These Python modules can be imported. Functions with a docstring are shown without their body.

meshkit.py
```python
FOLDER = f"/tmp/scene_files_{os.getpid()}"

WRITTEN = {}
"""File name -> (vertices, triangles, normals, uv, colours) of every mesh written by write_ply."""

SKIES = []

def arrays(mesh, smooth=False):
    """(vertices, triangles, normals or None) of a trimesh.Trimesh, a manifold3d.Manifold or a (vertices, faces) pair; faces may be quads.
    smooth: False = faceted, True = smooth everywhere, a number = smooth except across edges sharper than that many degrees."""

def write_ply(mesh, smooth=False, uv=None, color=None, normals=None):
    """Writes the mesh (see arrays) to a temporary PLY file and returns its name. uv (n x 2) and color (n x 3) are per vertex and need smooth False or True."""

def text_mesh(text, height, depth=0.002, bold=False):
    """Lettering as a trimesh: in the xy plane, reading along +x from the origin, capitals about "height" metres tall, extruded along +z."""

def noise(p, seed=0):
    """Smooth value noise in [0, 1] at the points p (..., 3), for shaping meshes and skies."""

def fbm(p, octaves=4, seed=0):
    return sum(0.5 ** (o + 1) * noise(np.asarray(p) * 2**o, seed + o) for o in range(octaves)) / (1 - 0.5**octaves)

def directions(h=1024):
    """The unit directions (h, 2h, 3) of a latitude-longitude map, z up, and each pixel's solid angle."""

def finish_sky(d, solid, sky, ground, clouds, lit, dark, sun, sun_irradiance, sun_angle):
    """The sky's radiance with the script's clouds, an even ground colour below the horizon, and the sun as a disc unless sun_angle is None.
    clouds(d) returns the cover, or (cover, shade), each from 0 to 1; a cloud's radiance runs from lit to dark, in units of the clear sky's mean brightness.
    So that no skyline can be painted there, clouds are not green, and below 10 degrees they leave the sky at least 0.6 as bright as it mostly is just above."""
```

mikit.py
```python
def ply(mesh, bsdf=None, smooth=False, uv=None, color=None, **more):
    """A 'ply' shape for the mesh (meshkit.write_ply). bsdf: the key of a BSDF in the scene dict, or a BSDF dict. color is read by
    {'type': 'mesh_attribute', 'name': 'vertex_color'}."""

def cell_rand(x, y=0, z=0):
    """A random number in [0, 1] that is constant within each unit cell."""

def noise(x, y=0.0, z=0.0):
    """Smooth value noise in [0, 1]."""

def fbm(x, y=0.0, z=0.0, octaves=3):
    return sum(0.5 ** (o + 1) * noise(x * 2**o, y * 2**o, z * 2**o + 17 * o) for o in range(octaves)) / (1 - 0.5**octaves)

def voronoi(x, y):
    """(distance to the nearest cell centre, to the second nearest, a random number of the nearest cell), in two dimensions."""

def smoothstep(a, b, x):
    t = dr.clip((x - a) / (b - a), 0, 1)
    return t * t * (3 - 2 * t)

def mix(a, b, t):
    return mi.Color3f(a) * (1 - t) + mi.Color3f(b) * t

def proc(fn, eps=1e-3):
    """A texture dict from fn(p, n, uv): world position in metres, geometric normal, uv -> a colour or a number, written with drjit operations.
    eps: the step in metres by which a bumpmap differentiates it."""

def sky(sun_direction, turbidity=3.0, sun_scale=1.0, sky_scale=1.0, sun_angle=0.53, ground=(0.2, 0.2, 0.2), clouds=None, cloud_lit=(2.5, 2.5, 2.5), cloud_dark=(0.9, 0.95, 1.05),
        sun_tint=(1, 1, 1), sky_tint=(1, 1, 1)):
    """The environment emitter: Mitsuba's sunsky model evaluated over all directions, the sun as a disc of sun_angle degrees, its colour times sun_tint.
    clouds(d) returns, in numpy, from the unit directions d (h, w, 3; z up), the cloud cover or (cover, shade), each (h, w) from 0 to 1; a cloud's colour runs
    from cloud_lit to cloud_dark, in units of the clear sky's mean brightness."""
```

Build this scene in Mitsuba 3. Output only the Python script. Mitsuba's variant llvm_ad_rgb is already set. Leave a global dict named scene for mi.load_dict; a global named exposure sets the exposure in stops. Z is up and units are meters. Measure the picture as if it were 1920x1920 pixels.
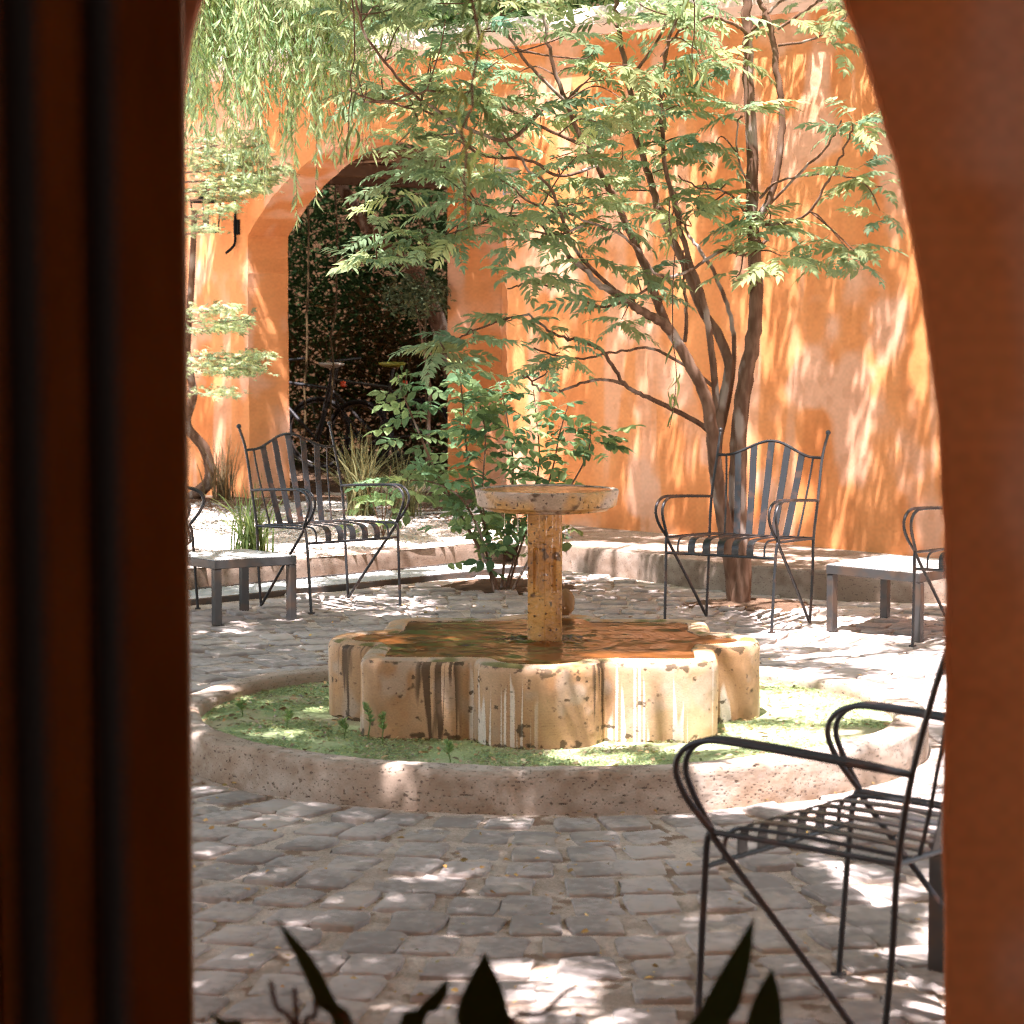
import math
import numpy as np, trimesh, shapely, shapely.geometry as sg
import mitsuba as mi, drjit as dr
import mikit, meshkit
from mikit import proc, noise, fbm, voronoi, cell_rand, smoothstep, mix

# ---------------------------------------------------------------- camera, sky, exposure
scene, labels = {}, {}
T = mi.ScalarTransform4f
PITCH = 0.0763
scene['camera'] = {'type': 'thinlens', 'fov': 2 * math.degrees(math.atan(960 / 4780)), 'fov_axis': 'x',
                   'aperture_radius': 0.0065, 'focus_distance': 11.2, 'near_clip': 0.05, 'far_clip': 500.0,
                   'to_world': T().look_at(origin=[0, 0, 1.6], target=[0, math.cos(PITCH), 1.6 - math.sin(PITCH)], up=[0, 0, 1])}
SUN = np.array([-0.14, -0.33, 1.0])
scene['sky'] = mikit.sky(SUN.tolist(), turbidity=5.0, ground=(0.22, 0.2, 0.17), sky_tint=(1.0, 0.80, 0.60), sun_tint=(0.90, 0.97, 1.30))
exposure = 3.98

# ---------------------------------------------------------------- helpers
def key(name, parent=None):
    base = name if parent is None else parent + '__' + name
    k, i = base, 0
    while k in scene or k in USED:
        i += 1
        k = f'{base}_{i:03d}'
    USED.add(k)
    return k
USED = set()
def add(name, mesh, mat, parent=None, smooth=False, color=None):
    k = key(name, parent)
    scene[k] = mikit.ply(mesh, mat, smooth=smooth, color=color)
    return k
def thing(name):
    return key(name)
def tag(k, label=None, cat=None, group=None, kind=None):
    d = {}
    for a, b in (('label', label), ('category', cat), ('group', group), ('kind', kind)):
        if b: d[a] = b
    labels[k] = d
    return k

def cat(*ms):
    V, F, o = [], [], 0
    for v, f in ms:
        V.append(v); F.append(np.asarray(f) + o); o += len(v)
    return np.vstack(V), np.vstack(F)
def tri(f):
    f = np.asarray(f)
    return np.vstack([f[:, [0, 1, 2]], f[:, [0, 2, 3]]]) if f.shape[1] == 4 else f
def vf(m):
    return np.array(m.vertices), np.array(m.faces)
def smooth_path(p, n=6):
    p = np.asarray(p, float)
    if len(p) < 3: return p
    q = np.vstack([2 * p[0] - p[1], p, 2 * p[-1] - p[-2]])
    out = []
    t = np.linspace(0, 1, n, endpoint=False)[:, None]
    for i in range(1, len(q) - 2):
        a, b, c, d = q[i - 1], q[i], q[i + 1], q[i + 2]
        out.append(0.5 * (2 * b + (c - a) * t + (2 * a - 5 * b + 4 * c - d) * t**2 + (3 * b - a - 3 * c + d) * t**3))
    return np.vstack(out + [p[-1:]])
def tube(p, r, sides=8, wob=0, rng=None):
    p = np.asarray(p, float); n = len(p)
    r = np.interp(np.linspace(0, 1, n), np.linspace(0, 1, len(np.atleast_1d(r))), np.atleast_1d(r))
    t = np.gradient(p, axis=0); t /= np.linalg.norm(t, axis=1, keepdims=True) + 1e-12
    up = np.array([0, 0, 1.0]) if abs(t[0, 2]) < 0.9 else np.array([1.0, 0, 0])
    a = np.cross(t[0], up); a /= np.linalg.norm(a)
    A = []
    for i in range(n):
        a = a - t[i] * (a @ t[i]); a /= np.linalg.norm(a) + 1e-12; A.append(a)
    A = np.array(A); B = np.cross(t, A)
    ang = np.arange(sides) * 2 * np.pi / sides
    rr = np.repeat(r[:, None], sides, 1)
    if wob and rng is not None: rr = rr * (1 + wob * rng.normal(size=rr.shape))
    v = p[:, None] + rr[:, :, None] * (np.cos(ang)[None, :, None] * A[:, None] + np.sin(ang)[None, :, None] * B[:, None])
    v = v.reshape(-1, 3)
    i, j = np.meshgrid(np.arange(n - 1), np.arange(sides), indexing='ij')
    q = np.stack([i * sides + j, i * sides + (j + 1) % sides, (i + 1) * sides + (j + 1) % sides, (i + 1) * sides + j], -1).reshape(-1, 4)
    f = tri(q)
    m = len(v)
    v = np.vstack([v, p[:1], p[-1:]])
    js = np.arange(sides)
    f = np.vstack([f, np.stack([js * 0 + m, (js + 1) % sides, js], 1), np.stack([js * 0 + m + 1, (n - 1) * sides + js, (n - 1) * sides + (js + 1) % sides], 1)])
    return v, f
def strip(p, wdir, w, t):
    """A flat bar of width w along wdir (per point or one) and thickness t, swept along p."""
    p = np.asarray(p, float); n = len(p)
    wd = np.broadcast_to(np.asarray(wdir, float), (n, 3))
    tg = np.gradient(p, axis=0); nn = np.cross(tg, wd); nn /= np.linalg.norm(nn, axis=1, keepdims=True) + 1e-12
    w = np.broadcast_to(w, (n,))[:, None]
    v = np.stack([p - wd * w / 2 - nn * t / 2, p + wd * w / 2 - nn * t / 2, p + wd * w / 2 + nn * t / 2, p - wd * w / 2 + nn * t / 2], 1).reshape(-1, 3)
    f = []
    for i in range(n - 1):
        for j in range(4):
            a, b = i * 4 + j, i * 4 + (j + 1) % 4
            f.append([a, b, b + 4, a + 4])
    f += [[3, 2, 1, 0], [4 * n - 4, 4 * n - 3, 4 * n - 2, 4 * n - 1]]
    return v, tri(np.array(f))
def box(c, s, rz=0.0, bev=0.0):
    """A box, its upright and level edges chamfered by bev."""
    if bev:
        x, y, z = np.asarray(s) / 2; b = bev
        pts = [(sx * (x - (k != 0) * b), sy * (y - (k != 1) * b), sz * (z - (k != 2) * b)) for sx in (-1, 1) for sy in (-1, 1) for sz in (-1, 1) for k in range(3)]
        m = trimesh.convex.convex_hull(np.array(pts))
    else:
        m = trimesh.creation.box(extents=s)
    v, f = vf(m)
    ca, sa = math.cos(rz), math.sin(rz)
    v = v @ np.array([[ca, sa, 0], [-sa, ca, 0], [0, 0, 1]])
    return v + np.asarray(c), f
def lathe(prof, c, n=96, wob=0.0, seed=0):
    prof = np.asarray(prof, float); m = len(prof); a = np.arange(n) * 2 * np.pi / n
    v = np.stack([prof[:, None, 0] * np.cos(a), prof[:, None, 0] * np.sin(a), np.repeat(prof[:, 1:2], n, 1)], -1).reshape(-1, 3)
    i, j = np.meshgrid(np.arange(m - 1), np.arange(n), indexing='ij')
    q = np.stack([i * n + j, i * n + (j + 1) % n, (i + 1) * n + (j + 1) % n, (i + 1) * n + j], -1).reshape(-1, 4)
    v = v + np.asarray(c, float)
    if wob:
        v = v + wob * (np.stack([meshkit.fbm(v * 6, 3, seed + k) for k in range(3)], -1) - 0.5)
    return v, tri(q)
def grid(x0, x1, y0, y1, nx, ny, z):
    x, y = np.meshgrid(np.linspace(x0, x1, nx), np.linspace(y0, y1, ny), indexing='ij')
    zz = z(x, y) if callable(z) else np.full_like(x, z)
    v = np.stack([x, y, zz], -1).reshape(-1, 3)
    i, j = np.meshgrid(np.arange(nx - 1), np.arange(ny - 1), indexing='ij')
    return v, tri(np.stack([i * ny + j, (i + 1) * ny + j, (i + 1) * ny + j + 1, i * ny + j + 1], -1).reshape(-1, 4))
def poly_mesh(poly, z):
    v2, f = trimesh.creation.triangulate_polygon(poly, engine='earcut')
    return np.column_stack([v2, np.full(len(v2), z)]), np.asarray(f)

# ---------------------------------------------------------------- materials
def P(color, rough=0.6, spec=0.4, **k):
    return {'type': 'principled', 'base_color': color if isinstance(color, dict) else {'type': 'rgb', 'value': list(color)}, 'roughness': rough, 'specular': spec, **k}
def two(b): return {'type': 'twosided', 'bsdf': b}
def bump(b, fn, eps=1e-3):
    return two({'type': 'bumpmap', 'tex': proc(fn, eps), 'scale': 1.0, 'bsdf': b})
VC = {'type': 'mesh_attribute', 'name': 'vertex_color'}

def plaster(dark, mid, pale, pk):
    def f(p, n, uv):
        h = p.x * 0.7 - p.y * 0.75
        d = (p.x * 0.66 + p.y * 0.75) * 1.7
        a = fbm(h * 1.6, p.z * 1.2, d + 3.0, 3)
        s = fbm(h * 6.0, p.z * 0.8 + 9, d + 5.0, 3)
        b = fbm(h * 3.1 + 40, p.z * 2.6, d * 1.6, 3)
        g = noise(p.x * 60, p.y * 60, p.z * 60)
        c = mix(dark, mid, smoothstep(0.30, 0.58, 0.55 * a + 0.45 * s))
        c = mix(c, pale, smoothstep(0.50, 0.66, b) * pk)
        c = mix(c, pale, smoothstep(0.56, 0.70, s) * pk * 0.7)
        c = mix(c, dark * 0.75, smoothstep(0.62, 0.70, fbm(h * 9 + 3, p.z * 7, 9.0, 3)) * pk * 0.25)
        return c * (0.93 + 0.14 * g)
    return f
def plaster_h(p, n, uv):
    return 0.007 * noise(p.x * 9, p.y * 9, p.z * 9) + 0.0010 * noise(p.x * 45, p.y * 45, p.z * 45)
scene['m_plaster'] = bump(P(proc(plaster(mi.Color3f(0.60, 0.208, 0.066), mi.Color3f(0.70, 0.290, 0.110), mi.Color3f(0.74, 0.43, 0.29), 0.8)), 0.85, 0.2), plaster_h, 2e-3)
scene['m_coping'] = two(P((0.74, 0.60, 0.50), 0.8, 0.2))

def concrete(dark, mid, pale, pit):
    def f(p, n, uv):
        a = fbm(p.x * 5, p.y * 5, p.z * 5, 3)
        b = fbm(p.x * 22, p.y * 22, p.z * 22 + 7, 3)
        c = mix(dark, pale, smoothstep(0.3, 0.7, 0.6 * a + 0.4 * b))
        c = mix(c, mid, smoothstep(0.5, 0.7, fbm(p.x * 2.2 + 5, p.y * 2.2, p.z * 3, 3)))
        k = noise(p.x * 150, p.y * 150, p.z * 150)
        k2 = noise(p.x * 85 + 3, p.y * 85, p.z * 85)
        return c * (1 - pit * smoothstep(0.76, 0.88, k)) * (1 - pit * smoothstep(0.80, 0.88, k2)) * (0.9 + 0.2 * noise(p.x * 200, p.y * 200, p.z * 200))
    return f
def concrete_h(p, n, uv):
    return -0.003 * smoothstep(0.74, 0.88, noise(p.x * 150, p.y * 150, p.z * 150)) - 0.005 * smoothstep(0.78, 0.88, noise(p.x * 85 + 3, p.y * 85, p.z * 85)) + 0.010 * fbm(p.x * 14, p.y * 14, p.z * 14, 5)
scene['m_rim'] = bump(P(proc(concrete((0.30, 0.215, 0.15), (0.40, 0.31, 0.235), (0.48, 0.41, 0.34), 0.5)), 0.85, 0.2), concrete_h)
scene['m_curb'] = two(P(proc(concrete((0.20, 0.14, 0.10), (0.25, 0.18, 0.13), (0.34, 0.27, 0.215), 0.4)), 0.9, 0.2))

FX, FY = 0.12, 9.63
def star_col(p, n, uv):
    x, y, z = p.x - FX, p.y - FY, p.z
    s = dr.atan2(y, x) * 0.75
    side = 1 - smoothstep(0.5, 0.8, dr.abs(n.z))
    a = fbm(p.x * 4, p.y * 4, z * 4, 3)
    c = mix((0.38, 0.225, 0.115), (0.48, 0.32, 0.19), smoothstep(0.32, 0.66, a))
    c = mix(c, (0.42, 0.21, 0.075), smoothstep(0.54, 0.72, fbm(p.x * 6 + 11, p.y * 6, z * 2.5, 3)) * 0.8)
    c = mix(c, (0.30, 0.15, 0.055), smoothstep(0.52, 0.66, fbm(s * 7.0 + 9, z * 2.2, 4.0, 3)) * side * 0.65)
    c = mix(c, (0.42, 0.33, 0.25), smoothstep(0.54, 0.70, fbm(p.x * 9 + 31, p.y * 9, z * 7, 3)) * 0.7)
    th = dr.atan2(y, x)
    def at(t0, w): return dr.exp(-dr.square((th - t0) / w))
    wet = dr.clip(at(-1.80, 0.22) + at(-1.05, 0.20) + at(-0.42, 0.13) + at(-2.62, 0.16) + 0.15 * smoothstep(0.5, 0.6, noise(s * 5.0 + 3.0, 1.0)), 0, 1)
    run = smoothstep(0.50, 0.62, noise(s * 140, 3.0, z * 0.7)) * smoothstep(0.0, 0.05, 0.06 + 0.36 * noise(s * 60, 8.0) - z) * smoothstep(0.35, 0.6, wet + 0.3 * noise(s * 25, 4.0) - 0.15)
    c = mix(c, (0.70, 0.63, 0.54), run * side * 0.9)                   # lime runs, ending ragged above the water
    stain = dr.clip(at(-2.12, 0.10) + at(-2.90, 0.06) + at(-0.58, 0.07) + 0.7 * at(-1.30, 0.07) + 0.3 * smoothstep(0.58, 0.66, noise(s * 6.1 + 2.0, 5.0)), 0, 1)
    dk = smoothstep(0.36, 0.56, noise(s * 120, 12.0, z * 2.5)) * smoothstep(0.0, 0.07, z - 0.38 + 0.46 * noise(s * 80, 9.0)) * smoothstep(0.25, 0.6, stain)
    c = mix(c, (0.060, 0.034, 0.015), dk * side * 0.88)                # dark algae runs from the rim down
    m = smoothstep(0.62, 0.72, fbm(p.x * 34, p.y * 34, z * 34, 3) + 0.22 * (1 - smoothstep(0.095, 0.13, z)) + 0.16 * smoothstep(0.345, 0.37, z) - 0.06)
    c = mix(c, (0.055, 0.036, 0.014), m * side * 0.85)
    mt = smoothstep(0.50, 0.64, fbm(p.x * 14 + 3, p.y * 14, 2.0, 3))
    c = mix(c, (0.36, 0.29, 0.21), mt * (1 - side) * 0.8)
    c = mix(c, (0.12, 0.12, 0.025), smoothstep(0.56, 0.68, fbm(p.x * 9 + 20, p.y * 9, 2.0, 3)) * (1 - side) * 0.85)
    k = noise(p.x * 130, p.y * 130, z * 130)
    return c * (1 - 0.35 * smoothstep(0.84, 0.92, k)) * (0.88 + 0.24 * noise(p.x * 220, p.y * 220, z * 220))
scene['m_star'] = bump(P(proc(star_col), 0.65, 0.4), lambda p, n, uv: 0.006 * fbm(p.x * 14, p.y * 14, p.z * 14, 4))
def column(dark, pale, grey, amount):
    def f(p, n, uv):
        x, y, z = p.x - FX, p.y - FY, p.z
        a = fbm(p.x * 14, p.y * 14, z * 6, 3)
        c = mix(dark, pale, smoothstep(0.3, 0.65, a))
        c = mix(c, grey, smoothstep(0.60 - 0.35 * amount, 0.72 - 0.30 * amount, fbm(p.x * 7 + 3, p.y * 7, z * 5, 3)) * 0.85)
        dk = smoothstep(0.58, 0.70, fbm(p.x * 24, p.y * 24 + 4, z * 20, 3)) * smoothstep(0.48, 0.6, noise(p.x * 9 + 8.4, p.y * 9, z * 4))
        c = mix(c, (0.06, 0.030, 0.010), dk * 0.85)
        return c * (1 - 0.75 * smoothstep(0.76, 0.86, noise(p.x * 95, p.y * 95, z * 95))) * (0.82 + 0.36 * noise(p.x * 200, p.y * 200, z * 200))
    return f
scene['m_column'] = bump(P(proc(column((0.34, 0.145, 0.022), (0.50, 0.255, 0.050), (0.36, 0.26, 0.16), 0.1)), 0.45, 0.5), concrete_h)
scene['m_bowl'] = bump(P(proc(column((0.36, 0.17, 0.045), (0.48, 0.27, 0.09), (0.38, 0.30, 0.235), 0.75)), 0.5, 0.45), concrete_h)

def cobble(a, b):
    def f(p, n, uv):
        g = fbm(p.x * 45, p.y * 45, p.z * 45, 3)
        l = noise(p.x * 5.3, p.y * 4.1)
        c = mix(a, b, smoothstep(0.30, 0.70, 0.5 * l + 0.5 * g))
        return mix(c, (0.44, 0.37, 0.30), smoothstep(0.54, 0.70, fbm(p.x * 11, p.y * 11, 3.0, 3)) * 0.45)
    return f
def cobble_h(p, n, uv): return 0.006 * fbm(p.x * 34, p.y * 34, p.z * 34, 3)
scene['m_cobble'] = bump(P(proc(cobble((0.265, 0.23, 0.205), (0.43, 0.375, 0.335))), 0.75, 0.35), cobble_h)
def joint_col(p, n, uv):
    g = noise(p.x * 160, p.y * 160)
    c = mix((0.37, 0.30, 0.24), (0.48, 0.405, 0.335), smoothstep(0.3, 0.7, fbm(p.x * 8, p.y * 8, 1.0, 3)))
    c = mix(c, (0.19, 0.12, 0.075), smoothstep(0.58, 0.70, fbm(p.x * 13 + 7, p.y * 13, 4.0, 3)) * 0.8)
    return c * (0.82 + 0.36 * g)
def joint_h(p, n, uv): return 0.003 * noise(p.x * 140, p.y * 140) + 0.008 * fbm(p.x * 20, p.y * 20, 0.0, 3)
scene['m_joint'] = bump(P(proc(joint_col), 0.95, 0.1), joint_h)
def gravel_col(p, n, uv):
    d1, d2, r = voronoi(p.x * 70, p.y * 70)
    c = mix((0.34, 0.29, 0.235), (0.62, 0.57, 0.50), r)
    return mix(c, (0.32, 0.23, 0.16), smoothstep(0.55, 0.75, fbm(p.x * 2.5, p.y * 2.5, 0.0, 3)) * 0.5)
scene['m_gravel'] = two(P(proc(gravel_col), 0.9, 0.2))
def soil_col(p, n, uv): return mix((0.05, 0.030, 0.018), (0.15, 0.095, 0.06), fbm(p.x * 14, p.y * 14, p.z * 14, 3))
scene['m_soil'] = two(P(proc(soil_col), 0.95, 0.1))
def weed_col(p, n, uv):
    g = noise(p.x * 210, p.y * 210)
    c = mix((0.27, 0.34, 0.15), (0.44, 0.50, 0.27), smoothstep(0.25, 0.75, 0.6 * fbm(p.x * 9, p.y * 9, 0.0, 3) + 0.4 * g))
    return mix(c, (0.40, 0.35, 0.22), smoothstep(0.52, 0.66, fbm(p.x * 5 + 9, p.y * 5, 0.0, 3)) * 0.75)
def weed_h(p, n, uv): return 0.002 * noise(p.x * 260, p.y * 260) + 0.002 * noise(p.x * 90, p.y * 90)
scene['m_weed'] = two(P(proc(weed_col), 0.8, 0.3))
scene['m_iron'] = two(P(proc(lambda p, n, uv: mix((0.016, 0.0175, 0.019), (0.055, 0.030, 0.020), smoothstep(0.52, 0.72, fbm(p.x * 18, p.y * 18, p.z * 18, 3)))), 0.42, 0.6))
scene['m_steel'] = two(P(proc(lambda p, n, uv: mix((0.042, 0.041, 0.040), (0.075, 0.048, 0.032), smoothstep(0.45, 0.7, fbm(p.x * 12, p.y * 12, p.z * 12, 3)))), 0.38, 0.6))
scene['m_top'] = two(P(proc(lambda p, n, uv: mix((0.38, 0.395, 0.365), (0.48, 0.485, 0.45), smoothstep(0.35, 0.7, fbm(p.x * 10, p.y * 10, p.z * 10, 3)))), 0.45, 0.5))
scene['m_black'] = two(P((0.008, 0.0075, 0.007), 0.8, 0.1))
scene['m_clay'] = two(P((0.20, 0.095, 0.03), 0.6, 0.3))
scene['m_lamp'] = two(P((0.24, 0.29, 0.33), 0.4, 0.5))
def bark(a, b, c3):
    def f(p, n, uv):
        c = mix(a, b, smoothstep(0.3, 0.7, fbm(p.x * 40, p.y * 40, p.z * 9, 3)))
        return mix(c, c3, smoothstep(0.54, 0.68, fbm(p.x * 12 + 3, p.y * 12, p.z * 5, 3)))
    return f
def bark_h(p, n, uv): return 0.006 * fbm(p.x * 60, p.y * 60, p.z * 14, 3)
scene['m_bark'] = two(P(proc(bark((0.11, 0.058, 0.034), (0.19, 0.115, 0.075), (0.33, 0.27, 0.225))), 0.8, 0.2))
scene['m_cane'] = two(P((0.12, 0.08, 0.035), 0.6, 0.3))
scene['m_twig'] = two(P((0.13, 0.07, 0.042), 0.7, 0.3))
scene['m_wood'] = two(P(proc(lambda p, n, uv: mix((0.06, 0.028, 0.012), (0.13, 0.062, 0.025), fbm(p.x * 30, p.y * 4, p.z * 30, 3))), 0.7, 0.3))
scene['m_shade_door'] = two(P(proc(lambda p, n, uv: mix((0.13, 0.056, 0.011), (0.25, 0.115, 0.024), fbm(p.x * 14, p.y * 4, p.z * 3, 3))), 0.7, 0.25))  # tone darkened to stand in for shade on the left wall
scene['m_leaf'] = {'type': 'principledthin', 'base_color': VC, 'roughness': 0.36, 'diff_trans': 1.1, 'eta': 1.45}
scene['m_solid'] = two(P(VC, 0.75, 0.3))
def water_b(deep): return two({'type': 'roughplastic', 'distribution': 'ggx', 'alpha': 0.02, 'int_ior': 1.33, 'diffuse_reflectance': deep})
def murk(p, n, uv):
    c = mix((0.060, 0.020, 0.005), (0.17, 0.060, 0.015), smoothstep(0.35, 0.65, fbm(p.x * 6, p.y * 6, 0.0, 3)))
    return mix(c, (0.08, 0.085, 0.02), smoothstep(0.55, 0.68, fbm(p.x * 7 + 5, p.y * 14, 2.0, 3)) * smoothstep(-0.15, 0.35, FX - p.x + 0.2))
scene['m_water'] = water_b(proc(murk))
scene['m_drop'] = {'type': 'dielectric', 'int_ior': 1.33}
scene['m_rubber'] = two(P((0.016, 0.015, 0.014), 0.7, 0.3))
scene['m_paint'] = two(P(VC, 0.4, 0.5))

# ---------------------------------------------------------------- the long orange wall with the arch
P0 = np.array([0.53, 17.5]); U = np.array([0.66, -0.751]) / np.hypot(0.66, 0.751); N = np.array([U[1], -U[0]])
if N[1] > 0: N = -N
THICK = 0.40
def W(s, z, o=0.0):
    """A point of the wall: s along it, z up, o out of its face."""
    s, z, o = np.broadcast_arrays(np.asarray(s, float), np.asarray(z, float), np.asarray(o, float))
    return np.stack([P0[0] + U[0] * s + N[0] * o, P0[1] + U[1] * s + N[1] * o, z], -1)
S0, S1, ZTOP = -9.0, 6.5, 3.60
JL, JR, SPR, RISE = -4.01, -0.86, 2.245, 0.69
rg = np.random.default_rng(11)
mid, half = (JL + JR) / 2, (JR - JL) / 2
RA = (half**2 + RISE**2) / (2 * RISE); a0 = math.asin(half / RA)
hole = [(JL, 0.0)] + [(JL, z) for z in np.arange(0.15, SPR, 0.12)]
hole += [(mid + RA * math.sin(a), SPR + RISE - RA + RA * math.cos(a)) for a in np.linspace(-a0, a0, 40)]
hole += [(JR, z) for z in np.arange(SPR - 0.05, 0.1, -0.05)] + [(JR, 0.0)]
hole = np.array(hole)
hole[1:-1] += rg.normal(size=(len(hole) - 2, 2)) * np.where(hole[1:-1, :1] > JR - 0.05, 0.010, 0.004)
wall_poly = sg.Polygon([(S0, -0.1), *[(s, -0.1) for s in (JL,)], *[tuple(h) for h in hole], (JR, -0.1), (S1, -0.1), (S1, ZTOP), (S0, ZTOP)])
m = trimesh.creation.extrude_polygon(wall_poly, THICK, engine='earcut')
v, f = vf(m)
wall = thing('courtyard_wall')
add('render', (W(v[:, 0], v[:, 1], -v[:, 2]), f), 'm_plaster', wall)
prof = [(0.002, 3.50), (0.035, 3.505), (0.105, 3.56), (0.11, 3.60), (0.10, 3.615), (-0.02, 3.70), (-0.22, 3.735), (-0.46, 3.68), (-0.50, 3.58), (-0.402, 3.56)]
ss = np.linspace(S0, S1, 60)
cv = np.array([[W(s, z + 0.012 * math.sin(s * 2.1) * 0.5, o) for o, z in prof] for s in ss]).reshape(-1, 3)
i, j = np.meshgrid(np.arange(59), np.arange(len(prof) - 1), indexing='ij'); n_ = len(prof)
cf = tri(np.stack([i * n_ + j, (i + 1) * n_ + j, (i + 1) * n_ + j + 1, i * n_ + j + 1], -1).reshape(-1, 4))
add('coping', (cv, cf), 'm_coping', wall, smooth=40)
tag(wall, 'long weathered orange rendered wall with an arched gateway and pale coping', 'wall')

# ---------------------------------------------------------------- ground
def ground_z(x, y):
    p = np.stack([x, y, 0 * x], -1)
    return -0.004 + 0.016 * (meshkit.fbm(p * 4.0, 3, 5) - 0.5)
gx = [(-40, 40, -20, 70)]
add('ground', grid(-60, 60, -40, 80, 12, 12, -0.06), 'm_joint')
tag('ground', 'bare sandy ground around the courtyard', kind='structure')
yard = thing('cobbled_yard')
add('sand_joints', grid(-4.2, 4.2, 4.4, 17.2, 280, 420, ground_z), 'm_joint', yard, smooth=True)
tag(yard, 'worn grey cobbled paving laid in rings around the round pond', kind='structure')

CX, CY, RO = 0.13, 9.55, 1.425
step_edge = np.array([(0.30, 16.13), (0.55, 15.80), (0.78, 15.52), (1.02, 15.12), (1.25, 14.82), (1.55, 14.55), (1.85, 14.38), (2.42, 14.2), (3.2, 14.05), (4.3, 13.9)])
curb_a, curb_b = np.array([-3.6, 13.06]), np.array([-0.26, 16.47])
ud = (curb_b - curb_a) / np.linalg.norm(curb_b - curb_a); nd = np.array([ud[1], -ud[0]])   # nd points into the yard
def in_yard(x, y):
    e = np.interp(x, step_edge[:, 0], step_edge[:, 1], left=16.13)
    dl = (x - curb_a[0]) * nd[0] + (y - curb_a[1]) * nd[1]
    return (y < e - 0.05) & (dl > 0.62) & (y > 4.45)
bed_c = np.array([0.0, 15.05])
def in_bed(x, y): return ((x + 0.03) / 0.42)**2 + ((y - 15.15) / 0.42)**2 < 1 
rs = np.random.default_rng(5)
stones = []
r = RO + 0.03
while r < 7.6:
    h = 0.215 + 0.02 * rs.random()
    r0 = r; r += h
    rc = r0 + h / 2
    n = int(2 * math.pi * rc / 0.172)
    off = rs.random() * 6.28
    ths = off + (np.arange(n) + 0.10 * rs.normal(size=n)) * 2 * math.pi / n
    for t in ths:
        x, y = CX + rc * math.cos(t), CY + rc * math.sin(t)
        if y < 4.3 or abs(x - 0.02 * y) > 0.62 + 0.19 * y + 0.35 or not in_yard(np.float64(x), np.float64(y)) or in_bed(x, y): continue
        stones.append((x, y, t, 2 * math.pi * rc / n, h))
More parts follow.
